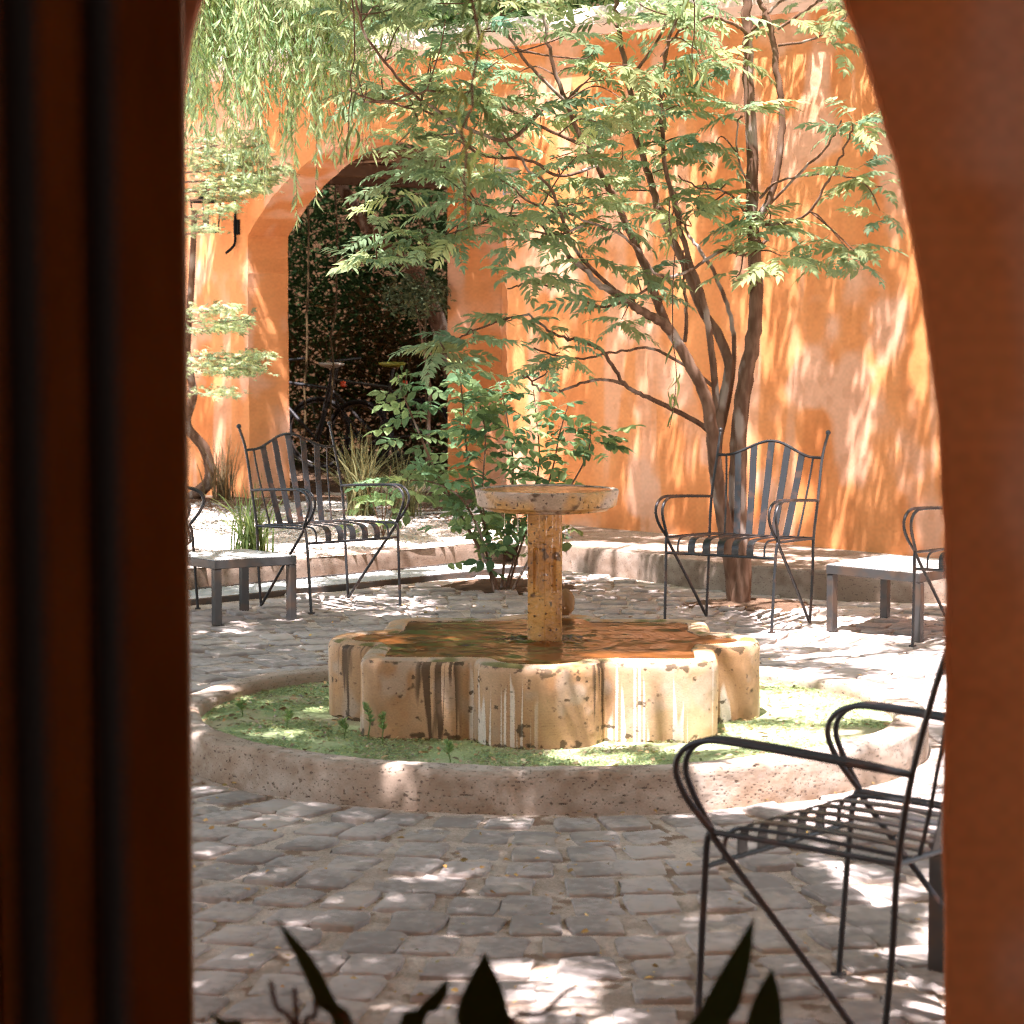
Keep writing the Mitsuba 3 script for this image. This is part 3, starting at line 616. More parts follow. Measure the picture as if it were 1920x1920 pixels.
# ---------------------------------------------------------------- the slender pinnate tree before the wall
STEMS = [[0.056,0.024,[[1.27,14.1,-0.014],[1.279,14.092,0.226],[1.25,14.083,0.553],[1.25,14.075,0.82],[1.26,14.067,1.056],[1.292,14.058,1.291],[1.334,14.05,1.526],[1.34,14.042,1.818],[1.317,14.033,2.108],[1.304,14.025,2.6],[1.286,14.017,2.944],[1.28,14.008,3.202],[1.266,14.0,3.486]]],[0.05,0.01,[[1.251,14.15,-0.019],[1.22,14.092,0.226],[1.172,14.035,0.468],[1.128,13.977,0.708],[1.102,13.919,0.887],[1.061,13.862,1.136],[0.969,13.804,1.331],[0.861,13.746,1.513],[0.78,13.688,1.59],[0.682,13.631,1.636],[0.58,13.573,1.709],[0.451,13.515,1.781],[0.28,13.458,1.948],[0.111,13.4,2.141]]],[0.026,0.008,[[0.841,13.9,1.555],[0.788,13.844,1.679],[0.724,13.789,1.848],[0.649,13.733,2.012],[0.552,13.678,2.222],[0.501,13.622,2.302],[0.394,13.567,2.497],[0.28,13.511,2.73],[0.195,13.456,3.001],[0.138,13.4,3.242]]],[0.032,0.012,[[1.128,14.1,0.848],[1.163,14.117,1.113],[1.202,14.133,1.328],[1.14,14.15,1.51],[1.055,14.167,1.634],[0.981,14.183,1.817],[0.881,14.2,2.05],[0.807,14.217,2.212],[0.76,14.233,2.383],[0.686,14.25,2.616],[0.65,14.267,2.881],[0.591,14.283,3.175],[0.561,14.3,3.41]]],[0.016,0.007,[[1.137,14.1,0.877],[1.208,14.157,1.171],[1.238,14.214,1.436],[1.211,14.271,1.634],[1.14,14.329,1.831],[1.042,14.386,1.996],[0.97,14.443,2.12],[0.91,14.5,2.335]]],[0.022,0.008,[[1.132,14.15,0.905],[1.126,14.1,1.173],[1.091,14.05,1.467],[1.045,14.0,1.701],[0.959,13.95,1.932],[0.89,13.9,2.161],[0.834,13.85,2.388],[0.801,13.8,2.697],[0.825,13.75,3.003],[0.892,13.7,3.222]]],[0.012,0.006,[[0.947,14.0,1.468],[0.953,13.933,1.584],[0.936,13.867,1.757],[0.919,13.8,1.957]]],[0.022,0.014,[[1.319,14.0,2.078],[1.376,13.989,2.188],[1.4,13.978,2.236],[1.444,13.967,2.403],[1.467,13.956,2.666],[1.444,13.944,2.857],[1.412,13.933,3.093],[1.376,13.922,3.206],[1.337,13.911,3.304],[1.306,13.9,3.445]]],[0.01,0.005,[[1.389,13.9,2.023],[1.267,13.83,1.935],[1.129,13.76,1.953],[0.947,13.69,1.846],[0.823,13.62,1.814],[0.748,13.55,1.844],[0.662,13.48,1.957],[0.552,13.41,2.038],[0.341,13.34,2.116],[0.11,13.27,2.19],[-0.082,13.2,2.323]]],[0.016,0.006,[[1.104,14.1,0.96],[1.022,14.037,1.022],[0.848,13.975,1.112],[0.742,13.912,1.164],[0.611,13.85,1.235],[0.51,13.787,1.392],[0.39,13.725,1.465],[0.22,13.662,1.514],[0.085,13.6,1.613]]],[0.01,0.005,[[0.611,13.85,1.235],[0.51,13.78,1.263],[0.39,13.71,1.25],[0.257,13.64,1.212],[0.142,13.57,1.223],[0.056,13.5,1.303]]],[0.01,0.005,[[1.12,14.1,1.211],[0.973,14.033,1.321],[0.773,13.967,1.427],[0.668,13.9,1.425],[0.511,13.833,1.4],[0.316,13.767,1.378],[0.114,13.7,1.428]]],[0.009,0.005,[[1.351,14.0,2.101],[1.501,13.9,2.112],[1.598,13.8,2.168],[1.691,13.7,2.331],[1.748,13.6,2.466],[1.792,13.5,2.604]]],[0.008,0.005,[[1.391,14.0,2.2],[1.555,13.867,2.374],[1.67,13.733,2.497],[1.743,13.6,2.639]]],[0.008,0.004,[[1.353,14.0,2.246],[1.418,13.925,2.32],[1.531,13.85,2.356],[1.665,13.775,2.363],[1.856,13.7,2.342]]],[0.008,0.004,[[1.438,13.9,3.061],[1.602,13.8,3.079],[1.7,13.7,3.133],[1.785,13.6,3.197]]],[0.009,0.005,[[1.432,13.9,3.147],[1.567,13.833,3.233],[1.65,13.767,3.287],[1.726,13.7,3.334]]],[0.011,0.006,[[1.289,14.0,3.115],[1.224,13.925,3.164],[1.074,13.85,3.206],[0.94,13.775,3.147],[0.822,13.7,3.054]]],[0.01,0.006,[[1.291,14.0,3.143],[1.343,13.967,3.191],[1.397,13.933,3.25],[1.493,13.9,3.331]]],[0.006,0.004,[[1.339,14.0,2.223],[1.227,13.9,2.448],[1.208,13.8,2.612],[1.227,13.7,2.675]]],[0.007,0.004,[[1.328,14.0,2.078],[1.187,13.933,2.263],[1.008,13.867,2.297],[0.889,13.8,2.356]]],[0.012,0.006,[[0.196,13.5,2.729],[0.0,13.417,2.529],[-0.166,13.333,2.55],[-0.33,13.25,2.626],[-0.546,13.167,2.782],[-0.731,13.083,3.016],[-0.806,13.0,3.246]]],[0.01,0.005,[[0.392,13.5,2.493],[0.167,13.383,2.581],[-0.055,13.267,2.682],[-0.245,13.15,2.726],[-0.432,13.033,2.743],[-0.643,12.917,2.68],[-0.822,12.8,2.723]]],[0.01,0.005,[[0.278,13.4,2.72],[0.11,13.333,2.879],[-0.027,13.267,3.063],[-0.082,13.2,3.271]]],[0.01,0.005,[[0.449,13.5,2.395],[0.251,13.45,2.337],[0.083,13.4,2.417],[-0.166,13.35,2.442],[-0.303,13.3,2.575],[-0.467,13.25,2.667],[-0.766,13.2,2.704]]],[0.012,0.005,[[0.585,13.7,1.71],[0.339,13.575,1.951],[0.21,13.45,2.254],[0.069,13.325,2.385],[-0.055,13.2,2.541]]],[0.008,0.004,[[0.834,13.8,1.817],[0.63,13.74,1.699],[0.456,13.68,1.656],[0.284,13.62,1.74],[0.113,13.56,1.782],[-0.028,13.5,1.753]]],[0.008,0.003,[[0.111,13.4,2.141],[-0.055,13.34,2.111],[-0.249,13.28,2.053],[-0.44,13.22,1.983],[-0.576,13.16,1.826],[-0.71,13.1,1.83]]],[0.007,0.003,[[0.085,13.6,1.613],[-0.057,13.55,1.585],[-0.225,13.5,1.515],[-0.337,13.45,1.445],[-0.448,13.4,1.334]]],[0.01,0.006,[[0.637,14.3,2.884],[0.79,14.15,3.102],[0.955,14.0,3.344]]],[0.008,0.004,[[0.39,13.4,2.085],[0.221,13.3,2.027],[0.0,13.2,2.078],[-0.163,13.1,2.183]]]]
CLUST = [[1.359,13.9,2.118,11,0.31],[1.441,13.7,1.926,9,0.31],[1.278,13.8,2.014,4,0.24],[1.236,13.7,2.684,8,0.26],[1.792,13.5,2.612,9,0.27],[1.855,13.7,2.351,9,0.25],[1.978,13.7,2.294,3,0.2],[1.951,13.6,2.163,3,0.22],[1.789,13.6,1.952,8,0.28],[1.869,13.6,1.895,4,0.26],[1.114,13.8,2.966,5,0.27],[1.014,13.8,3.008,4,0.25],[1.2,13.8,2.98,3,0.25],[1.72,13.6,3.252,4,0.22],[1.707,13.6,3.161,3,0.2],[1.002,13.8,2.541,7,0.26],[1.082,13.9,2.476,5,0.24],[0.922,13.9,2.719,6,0.26],[0.835,13.9,2.791,6,0.26],[1.018,14.0,2.252,6,0.26],[1.12,14.0,2.309,4,0.24],[0.809,13.9,2.204,6,0.25],[0.947,13.8,2.128,5,0.24],[1.113,13.9,2.175,4,0.24],[0.671,13.7,1.812,6,0.26],[0.482,13.6,1.684,7,0.27],[0.582,13.6,1.585,5,0.25],[0.394,13.5,1.921,6,0.26],[0.249,13.3,1.999,6,0.26],[0.112,13.4,1.835,7,0.27],[0.279,13.4,2.085,5,0.25],[0.0,13.5,1.585,7,0.26],[-0.196,13.4,1.473,6,0.28],[-0.364,13.4,1.445,6,0.28],[-0.224,13.4,1.334,5,0.26],[0.256,13.6,1.415,6,0.24],[0.169,13.5,1.332,4,0.2],[0.284,13.6,1.514,4,0.2],[-0.463,13.1,1.993,7,0.27],[-0.572,13.1,2.02,5,0.26],[-0.737,13.1,1.871,5,0.28],[-0.655,13.1,1.912,3,0.25],[-0.594,13.0,2.218,6,0.27],[-0.703,13.0,2.098,3,0.24],[-0.49,13.1,2.345,6,0.26],[-0.354,13.1,2.318,7,0.26],[-0.245,13.1,2.183,6,0.26],[-0.164,13.1,2.074,6,0.25],[-0.3,13.1,1.993,5,0.25],[-0.082,13.2,2.323,6,0.25],[0.028,13.3,2.137,6,0.25],[0.0,13.3,1.971,5,0.25],[1.208,13.8,1.814,3,0.22],[0.806,13.8,1.699,4,0.22],[0.39,13.4,2.196,5,0.24],[0.562,13.5,2.061,6,0.25],[0.722,13.9,2.362,6,0.25],[0.606,13.9,2.591,6,0.26]]
CLUST2 = [[-0.964,14.022,3.157,7,0.21],[-0.157,13.124,2.738,6,0.25],[-0.875,13.623,2.902,5,0.24],[-0.505,13.875,2.567,5,0.22],[-0.481,14.148,3.062,6,0.23],[0.605,13.89,3.429,6,0.23],[0.957,13.782,3.172,4,0.25],[0.496,14.062,3.187,5,0.25],[0.391,13.5,2.307,7,0.26],[-0.241,13.105,2.736,7,0.25],[-0.509,13.46,2.655,4,0.21],[0.572,14.19,2.705,6,0.21],[0.802,14.25,3.279,7,0.24],[-0.295,13.171,3.263,6,0.21],[-0.483,14.089,2.803,6,0.25],[-0.666,13.888,2.713,7,0.2],[0.39,13.726,2.943,4,0.25],[0.036,13.177,2.643,6,0.23],[-0.851,13.651,2.782,6,0.23],[-0.273,14.173,2.97,7,0.23],[-0.35,13.573,2.956,4,0.24],[0.773,14.038,2.443,4,0.26],[-0.553,13.38,2.757,5,0.24],[-0.424,13.715,2.597,5,0.21],[-0.145,13.889,2.929,7,0.21],[0.014,13.831,2.903,4,0.22],[-0.57,13.292,3.196,5,0.22],[0.064,13.076,2.13,5,0.23],[0.38,14.3,2.255,4,0.24],[0.839,13.724,3.376,4,0.21],[0.068,12.99,3.339,4,0.26],[-0.595,13.467,2.51,5,0.22],[0.433,13.421,2.994,5,0.23],[0.597,13.124,2.689,7,0.23],[0.855,14.251,2.713,5,0.22],[0.59,13.685,2.502,4,0.25],[0.829,13.666,2.504,4,0.25],[0.242,13.572,2.357,6,0.2],[0.069,13.796,2.27,5,0.23],[-0.32,13.009,2.414,6,0.26],[-0.856,14.152,3.344,4,0.22],[-0.267,13.126,2.5,5,0.23],[0.326,12.917,2.406,6,0.23],[-0.154,13.292,2.642,7,0.26],[0.85,13.481,3.146,6,0.25],[-0.125,13.836,2.578,6,0.22],[0.331,13.876,2.666,5,0.22],[-0.156,13.163,2.153,6,0.21],[-0.539,13.74,3.179,6,0.26],[-0.098,14.023,2.352,5,0.26],[-0.017,13.685,2.607,4,0.24],[-0.384,13.095,3.187,4,0.26],[0.818,13.821,2.779,6,0.24],[-0.604,13.459,3.348,7,0.22],[1.012,14.222,3.347,6,0.27],[0.394,14.029,2.606,4,0.21],[-0.194,13.211,3.055,5,0.2],[-0.568,13.262,2.984,6,0.25],[0.196,13.881,2.209,7,0.22],[-0.961,13.963,3.382,5,0.23],[0.813,13.198,3.216,6,0.22],[0.594,13.169,2.886,6,0.26],[0.202,13.78,2.443,5,0.22],[-0.297,13.422,3.052,6,0.22],[-1.03,13.994,3.323,5,0.23],[-0.117,12.964,3.078,5,0.21],[0.776,13.489,2.96,4,0.25],[0.15,13.708,2.631,5,0.26],[0.973,13.432,3.341,5,0.23],[0.14,14.036,3.37,4,0.24],[0.432,12.952,2.58,7,0.25],[-0.333,12.903,3.088,5,0.22],[0.316,13.598,3.27,5,0.26],[-0.306,14.272,2.381,5,0.23],[0.04,13.052,3.147,7,0.2],[0.215,13.837,3.307,6,0.25],[0.956,13.445,2.887,5,0.25],[0.613,13.355,3.245,5,0.2],[0.261,12.993,3.01,4,0.21],[0.513,13.801,3.419,7,0.2],[-0.446,13.642,2.415,7,0.24],[0.178,13.502,2.734,7,0.25],[-0.701,13.806,2.853,7,0.22],[-0.016,13.291,3.277,5,0.22],[0.476,13.179,2.811,4,0.23],[-0.375,13.124,2.754,4,0.24],[-0.738,13.154,2.743,6,0.23],[-0.454,13.474,3.306,4,0.25],[-0.812,13.423,3.385,5,0.27],[0.209,14.045,3.469,6,0.22],[-0.929,14.06,3.285,4,0.21],[-0.653,13.282,3.148,7,0.26]]
rt_ = np.random.default_rng(21)
tree = thing('slender_tree'); tag(tree, 'slender tree with several stems and feathery compound leaves before the orange wall', 'tree')
paths = []
for k, (r0, r1, pts) in enumerate(STEMS):
    p = smooth_path(pts, 6); p = p + 0.006 * rt_.normal(size=p.shape) * (np.linspace(0, 1, len(p))[:, None])
    paths.append(p)
    add('trunk' if k in (0, 1) else 'limb' if r0 > 0.015 else 'branch', tube(p, [r0, r1], 10 if r0 > 0.012 else 6, 0.03, rt_), 'm_bark', tree, smooth=True)
allp = np.vstack(paths)
masters = [compound(0.30 * rt_.uniform(.92, 1.08), int(rt_.integers(7, 10)), 0.086, 0.032, rt_, droop=rt_.uniform(.35, .75)) for _ in range(7)]
GREEN = (0.33, 0.42, 0.215)
mk = []
for k, mm in enumerate(masters):
    for q in range(3):
        mk.append(mikit.ply(mm, 'm_leaf', color=tint(np.array(GREEN) * (0.8, 1.0, 1.25)[q], 1, len(mm[0]), rt_, 0.1)))
near_leaf, more = [], []
for lst, store in ((CLUST, near_leaf), (CLUST2, more)):
    for x, y, z, n, L in lst:
        c = np.array([x, y, z])
        dd = np.linalg.norm((allp - c) * (1, 0.8, 1), axis=1) + 0.25 * np.maximum(allp[:, 2] - z, 0)
        b = allp[dd.argmin()]
        midp = (b + c) / 2 + (0, 0, 0.10 * np.linalg.norm(c - b)) + 0.03 * rt_.normal(size=3)
        if np.linalg.norm(c - b) > 0.03:
            add('twig', tube(smooth_path([b, midp, c], 5), [0.0048, 0.0026], 5), 'm_twig', tree, smooth=True)
        a0_ = rt_.uniform(0, 6.28)
        for i in range(n):
            a = a0_ + i * 2.399 + 0.3 * rt_.normal(); el = rt_.uniform(-0.25, 0.55)
            store.append((c + 0.02 * rt_.normal(size=3), np.array([math.cos(a) * math.cos(el), math.sin(a) * math.cos(el), math.sin(el)]), L / 0.30 * rt_.uniform(.8, 1.12)))
for pos, d, s in near_leaf[:298]:
    B = frames(d[None], np.array([[0, 0, 1.0]]), rt_, 0.3)[0]
    Mx = np.eye(4); Mx[:3, :3] = (B * s).T; Mx[:3, 3] = pos
    scene[key('leaf', tree)] = {**mk[int(rt_.integers(len(mk)))], 'to_world': T(Mx.tolist())}
ml = near_leaf[298:] + more
ext = []
for _ in range(170):                                                  # leaves higher in the crown
    p = allp[rt_.integers(len(allp))]
    if p[2] > 2.9: ext.append((p + rt_.normal(size=3) * (0.3, 0.35, 0.15) + (0, 0, 0.1), np.array([*rt_.normal(size=2), 0.1]), rt_.uniform(.7, 1.0)))
ml = ml + ext
v, f, c = scatter(masters, np.array([q[0] for q in ml]), np.array([q[1] for q in ml]), np.tile([0, 0, 1.0], (len(ml), 1)), np.array([q[2] for q in ml]), GREEN, rt_)
tag(add('foliage', (v, f), 'm_leaf', tree, color=c), kind='stuff')

# ---------------------------------------------------------------- rose bush in the bed
ROSE = [[0.012,0.004,[[-0.078,14.8,-0.006],[-0.171,14.767,0.222],[-0.303,14.733,0.458],[-0.431,14.7,0.692],[-0.537,14.667,0.941],[-0.618,14.633,1.141],[-0.656,14.6,1.279]]],[0.01,0.003,[[-0.109,14.85,-0.011],[-0.149,14.812,0.343],[-0.248,14.775,0.719],[-0.284,14.737,1.092],[-0.301,14.7,1.308]]],[0.01,0.003,[[-0.063,14.9,-0.017],[-0.031,14.9,0.335],[0.006,14.9,0.711],[-0.031,14.9,1.024],[-0.078,14.9,1.226]]],[0.009,0.003,[[-0.031,14.9,-0.017],[0.078,14.85,0.34],[0.217,14.8,0.655],[0.278,14.75,0.937],[0.323,14.7,1.093]]],[0.008,0.003,[[-0.006,14.8,-0.006],[0.231,14.7,0.445],[0.422,14.6,0.791],[0.449,14.5,1.009]]],[0.009,0.003,[[-0.108,14.7,0.017],[-0.169,14.625,0.322],[-0.29,14.55,0.564],[-0.449,14.475,0.661],[-0.574,14.4,0.681]]],[0.009,0.003,[[-0.078,14.8,-0.006],[-0.139,14.75,0.255],[-0.17,14.7,0.569],[-0.153,14.65,0.911],[-0.183,14.6,1.096]]],[0.008,0.003,[[-0.047,14.95,-0.022],[0.047,14.987,0.296],[0.157,15.025,0.704],[0.142,15.062,1.017],[0.126,15.1,1.174]]]]
rr_ = np.random.default_rng(31)
rose = thing('rose_bush'); tag(rose, 'leafy green rose bush growing in the soil bed behind the fountain bowl', 'bush')
def broad(L, w, rng):
    x = np.array([0, .18, .45, .75, 1.0]); hw = np.array([0, .72, 1.0, .66, 0]) * w / 2; z = -0.14 * L * x**2
    v = [(0, 0, 0)]
    for k in (1, 2, 3): v += [(x[k] * L, hw[k], z[k] + .2 * hw[k]), (x[k] * L, 0, z[k]), (x[k] * L, -hw[k], z[k] + .2 * hw[k])]
    v += [(L, 0, z[4])]
    f = [(0, 2, 1), (0, 3, 2), (10, 7, 8), (10, 8, 9)]
    for a in (1, 4): f += [(a, a + 1, a + 4), (a, a + 4, a + 3), (a + 1, a + 2, a + 5), (a + 1, a + 5, a + 4)]
    return np.array(v, float), np.array(f)
def rose_leaf(rng):
    path = np.column_stack([np.linspace(0, .13, 5), np.zeros(5), -0.02 * np.linspace(0, 1, 5)**2])
    parts = [tube(path, [0.0014, 0.0008], 3)]
    for q in (0.45, 0.85):
        for s in (1, -1):
            v, f = broad(.066 * rng.uniform(.85, 1.1), .046, rng)
            A = rot([0, 0, 1], s * (1.15 + .1 * rng.normal())) @ rot([0, 1, 0], .3 + .2 * rng.normal())
            parts.append((v @ A.T + (.13 * q, 0, -.02 * q * q), f))
    v, f = broad(.078, .054, rng); parts.append((v @ rot([0, 1, 0], .35).T + path[-1], f))
    return cat(*parts)
rm = [rose_leaf(rr_) for _ in range(6)]
rk = [mikit.ply(q, 'm_leaf', color=tint(np.array((0.22, 0.33, 0.15)) * s, 1, len(q[0]), rr_, .1)) for q in rm for s in (.7, 1.0, 1.4)]
sprig = []
for r0, r1, pts in ROSE:
    p = smooth_path(pts, 8); add('stem', tube(p, [r0, r1], 6, .04, rr_), 'm_bark', rose, smooth=True)
    for _ in range(24):
        t = rr_.uniform(.12, 1)**0.75; q = p[int(t * (len(p) - 1))]
        a = rr_.uniform(0, 6.28)
        sprig.append((q + rr_.normal(size=3) * (.05, .05, .03), np.array([math.cos(a), math.sin(a), rr_.uniform(-.3, .5)]), rr_.uniform(.75, 1.2)))
for _ in range(120):
    q = np.array([-0.20, 14.85, 0.95]) + rr_.normal(size=3) * (0.20, 0.20, 0.18)
    if rr_.random() < .10: q = np.array([0.36, 14.65, .80]) + rr_.normal(size=3) * (.12, .12, .14)
    if rr_.random() < .22: q = np.array([-0.12, 14.85, .45]) + rr_.normal(size=3) * (.15, .12, .18)
    if q[2] < 0.08: continue
    a = rr_.uniform(0, 6.28)
    sprig.append((q, np.array([math.cos(a), math.sin(a), rr_.uniform(-.4, .4)]), rr_.uniform(.75, 1.2)))
order = sorted(range(len(sprig)), key=lambda i: sprig[i][0][1])
for i in order[:296]:
    pos, d, s = sprig[i]
    B = frames(d[None], np.array([[0, -.35, 1.0]]), rr_, .35)[0]; Mx = np.eye(4); Mx[:3, :3] = (B * s).T; Mx[:3, 3] = pos
    scene[key('leaf', rose)] = {**rk[int(rr_.integers(len(rk)))], 'to_world': T(Mx.tolist())}
back = [sprig[i] for i in order[296:]]
v, f, c = scatter(rm, np.array([q[0] for q in back]), np.array([q[1] for q in back]), np.tile([0, -.3, 1.0], (len(back), 1)), np.array([q[2] for q in back]), (0.20, 0.30, 0.135), rr_)
tag(add('foliage', (v, f), 'm_leaf', rose, color=c), kind='stuff')
bud = []
for x, z in ((-0.66, 1.26), (-0.63, 1.30), (-0.60, 1.28), (-0.64, 1.23), (-0.575, 1.25)):
    st = tube(smooth_path([(-0.625, 14.6, 1.14), ((x - .625) / 2, 14.6, (z + 1.14) / 2), (x, 14.6, z)], 4), .0022, 4)
    s_ = vf(trimesh.creation.icosphere(subdivisions=1, radius=.009)); bud = [st, (s_[0] * (1, 1, 1.7) + (x, 14.6, z + .01), s_[1])]
    mm = cat(*bud); add('bud', mm, 'm_leaf', rose, smooth=True, color=np.tile((.13, .19, .08), (len(mm[0]), 1)))
young = thing('young_shrub'); tag(young, 'small light green young shrub behind the arm of the left chair', 'shrub')
yp = np.array([-0.86, 16.95, .14])
for k in range(4):
    a = k * 1.7; tip = yp + (0.16 * math.cos(a), 0.14 * math.sin(a), .30 + .06 * k)
    p = smooth_path([yp, (yp + tip) / 2 + (0, 0, .05), tip], 5); add('stem', tube(p, [.005, .002], 5), 'm_twig', young)
pos = yp + rr_.normal(size=(26, 3)) * (.13, .12, .09) + (0, 0, .24); a = rr_.uniform(0, 6.28, 26)
for q, aa in zip(pos, a):
    B = frames(np.array([[math.cos(aa), math.sin(aa), .1]]), np.array([[0, -.3, 1.0]]), rr_, .3)[0]; Mx = np.eye(4); Mx[:3, :3] = (B * .95).T; Mx[:3, 3] = q
    scene[key('leaf', young)] = {**rk[int(rr_.integers(6)) * 3 + 2], 'to_world': T(Mx.tolist())}

# ---------------------------------------------------------------- grass tufts
def tuft(label, c, n, L, spread, base, group=None, seed=1):
    g = np.random.default_rng(seed); t = thing('grass_tuft'); tag(t, label, 'grass tuft', group)
    V, F, C, o = [], [], [], 0
    for _ in range(n):
        a = g.uniform(0, 6.28); ln = L * g.uniform(.6, 1.15); lean = spread * g.uniform(.1, 1)
        s = np.linspace(0, 1, 6)[:, None]; d = np.array([math.cos(a), math.sin(a), 0])
        p = np.array(c) + .045 * g.normal(size=3) * (1, 1, 0) + d * lean * ln * s**1.7 + np.array([0, 0, 1]) * ln * (s - .42 * lean * s**2.2)
        w = 0.006 * (1 - s[:, 0]**1.5) + .0008; sd = np.cross(d, [0, 0, 1.0]) + .3 * g.normal(size=3)
        sd /= np.linalg.norm(sd)
        v = np.stack([p - sd * w[:, None], p + sd * w[:, None]], 1).reshape(-1, 3); i = np.arange(5) * 2
        V.append(v); F.append(np.vstack([np.stack([i, i + 1, i + 3], 1), np.stack([i, i + 3, i + 2], 1)]) + o); o += len(v)
        C.append(tint(base, 1, len(v), g, .25))
    tag(add('blades', (np.vstack(V), np.vstack(F)), 'm_leaf', t, color=np.vstack(C)), kind='stuff')
tuft('arching green grass tuft at the kerb behind the left table', (-1.60, 15.55, .14), 90, .46, .95, (.13, .18, .06), seed=3)
tuft('tall straw coloured grass tuft on the gravel in front of the archway', (-1.12, 18.8, .14), 170, .62, .8, (.30, .29, .14), seed=4)
tuft('second straw coloured grass tuft between the first and the rose', (-.78, 18.7, .14), 110, .52, .95, (.27, .27, .13), seed=5)
tuft('dry sparse grass tuft at the wall foot by the small maple', (-2.30, 20.3, .14), 80, .52, .5, (.30, .22, .12), seed=6)
tuft('thin dry grass tuft left of the small maple trunk', (-2.72, 20.1, .14), 60, .6, .6, (.28, .2, .1), seed=7)

# ---------------------------------------------------------------- small maple at the left
mp = thing('small_maple'); tag(mp, 'small maple with flat tiers of pale leaves and a bent trunk at the left wall', 'tree')
rm_ = np.random.default_rng(41)
mt_ = [(-2.60, 20.45, .13), (-2.42, 20.35, .30), (-2.45, 20.3, .55), (-2.58, 20.2, .75), (-2.50, 20.0, 1.0), (-2.52, 19.8, 1.3), (-2.46, 19.6, 1.8), (-2.4, 19.4, 2.4)]
add('trunk', tube(smooth_path(mt_, 6), [.052, .022], 9, .04, rm_), 'm_bark', mp, smooth=True)
def palm(L):
    v, f = [(0, 0, 0)], []
    for a, l in ((-1.35, .55), (-.68, .85), (0, 1), (.68, .85), (1.35, .55)):
        c, s = math.cos(a), math.sin(a); k = len(v)
        for x, y in ((.45, .13), (1, 0), (.45, -.13)): v.append((L * l * (x * c - y * s), L * l * (x * s + y * c), -.15 * L * x * x))
        f += [(0, k, k + 1), (0, k + 1, k + 2)]
    return np.array(v), np.array(f)
tiers = [(-2.08, 18.0, 2.78, .50), (-2.0, 18.1, 2.66, .60), (-2.05, 18.0, 2.52, .45), (-1.93, 18.0, 2.585, .36), (-2.2, 18.1, 2.40, .30), (-2.24, 18.0, 2.27, .2), (-2.16, 18.0, 1.70, .30), (-2.1, 18.0, 1.56, .30), (-2.02, 18.0, 1.36, .46), (-2.1, 18.1, 1.25, .45), (-2.15, 18.0, 1.10, .26), (-2.1, 18.1, 2.9, .4), (-2.04, 18.2, 2.73, .42), (-2.0, 17.9, 2.60, .50), (-2.06, 18.0, 1.30, .36), (-2.1, 18.0, 1.62, .34), (-2.12, 18.2, 2.85, .5)]
pos, dirs, sc = [], [], []
for x, y, z, L in tiers:
    hub = np.array([-2.5, 19.3, z - .05]); tip = np.array([x + L * .75, y - .1, z - .03])
    add('branch', tube(smooth_path([hub, (hub + tip) / 2 - (0, 0, .02), tip], 5), [.009, .002], 5), 'm_twig', mp)
    n = int(620 * L)
    t = rm_.random(n); ctr = hub + (tip - hub) * (0.25 + .75 * t[:, None])
    wd = .30 * (1 - t * .88)
    pos.append(ctr + rm_.normal(size=(n, 3)) * np.column_stack([wd * .5, wd, .016 + 0 * t]) + np.column_stack([0 * t, 0 * t, .09 * (meshkit.fbm(np.column_stack([ctr[:, :2] * 6 + 9 * L, 0 * t]), 2, 3) - .5)])); a = rm_.normal(size=n) * .9 - .3
    dirs.append(np.column_stack([np.cos(a), np.sin(a), -.12 + .1 * rm_.normal(size=n)])); sc.append(rm_.uniform(.7, 1.2, n))
v, f, c = scatter([palm(.050), palm(.042), palm(.060)], np.vstack(pos), np.vstack(dirs), np.tile([0, 0, 1.0], (len(np.vstack(pos)), 1)), np.concatenate(sc), (.44, .53, .28), rm_, .45, .38)
tag(add('foliage', (v, f), 'm_leaf', mp, color=c), kind='stuff')

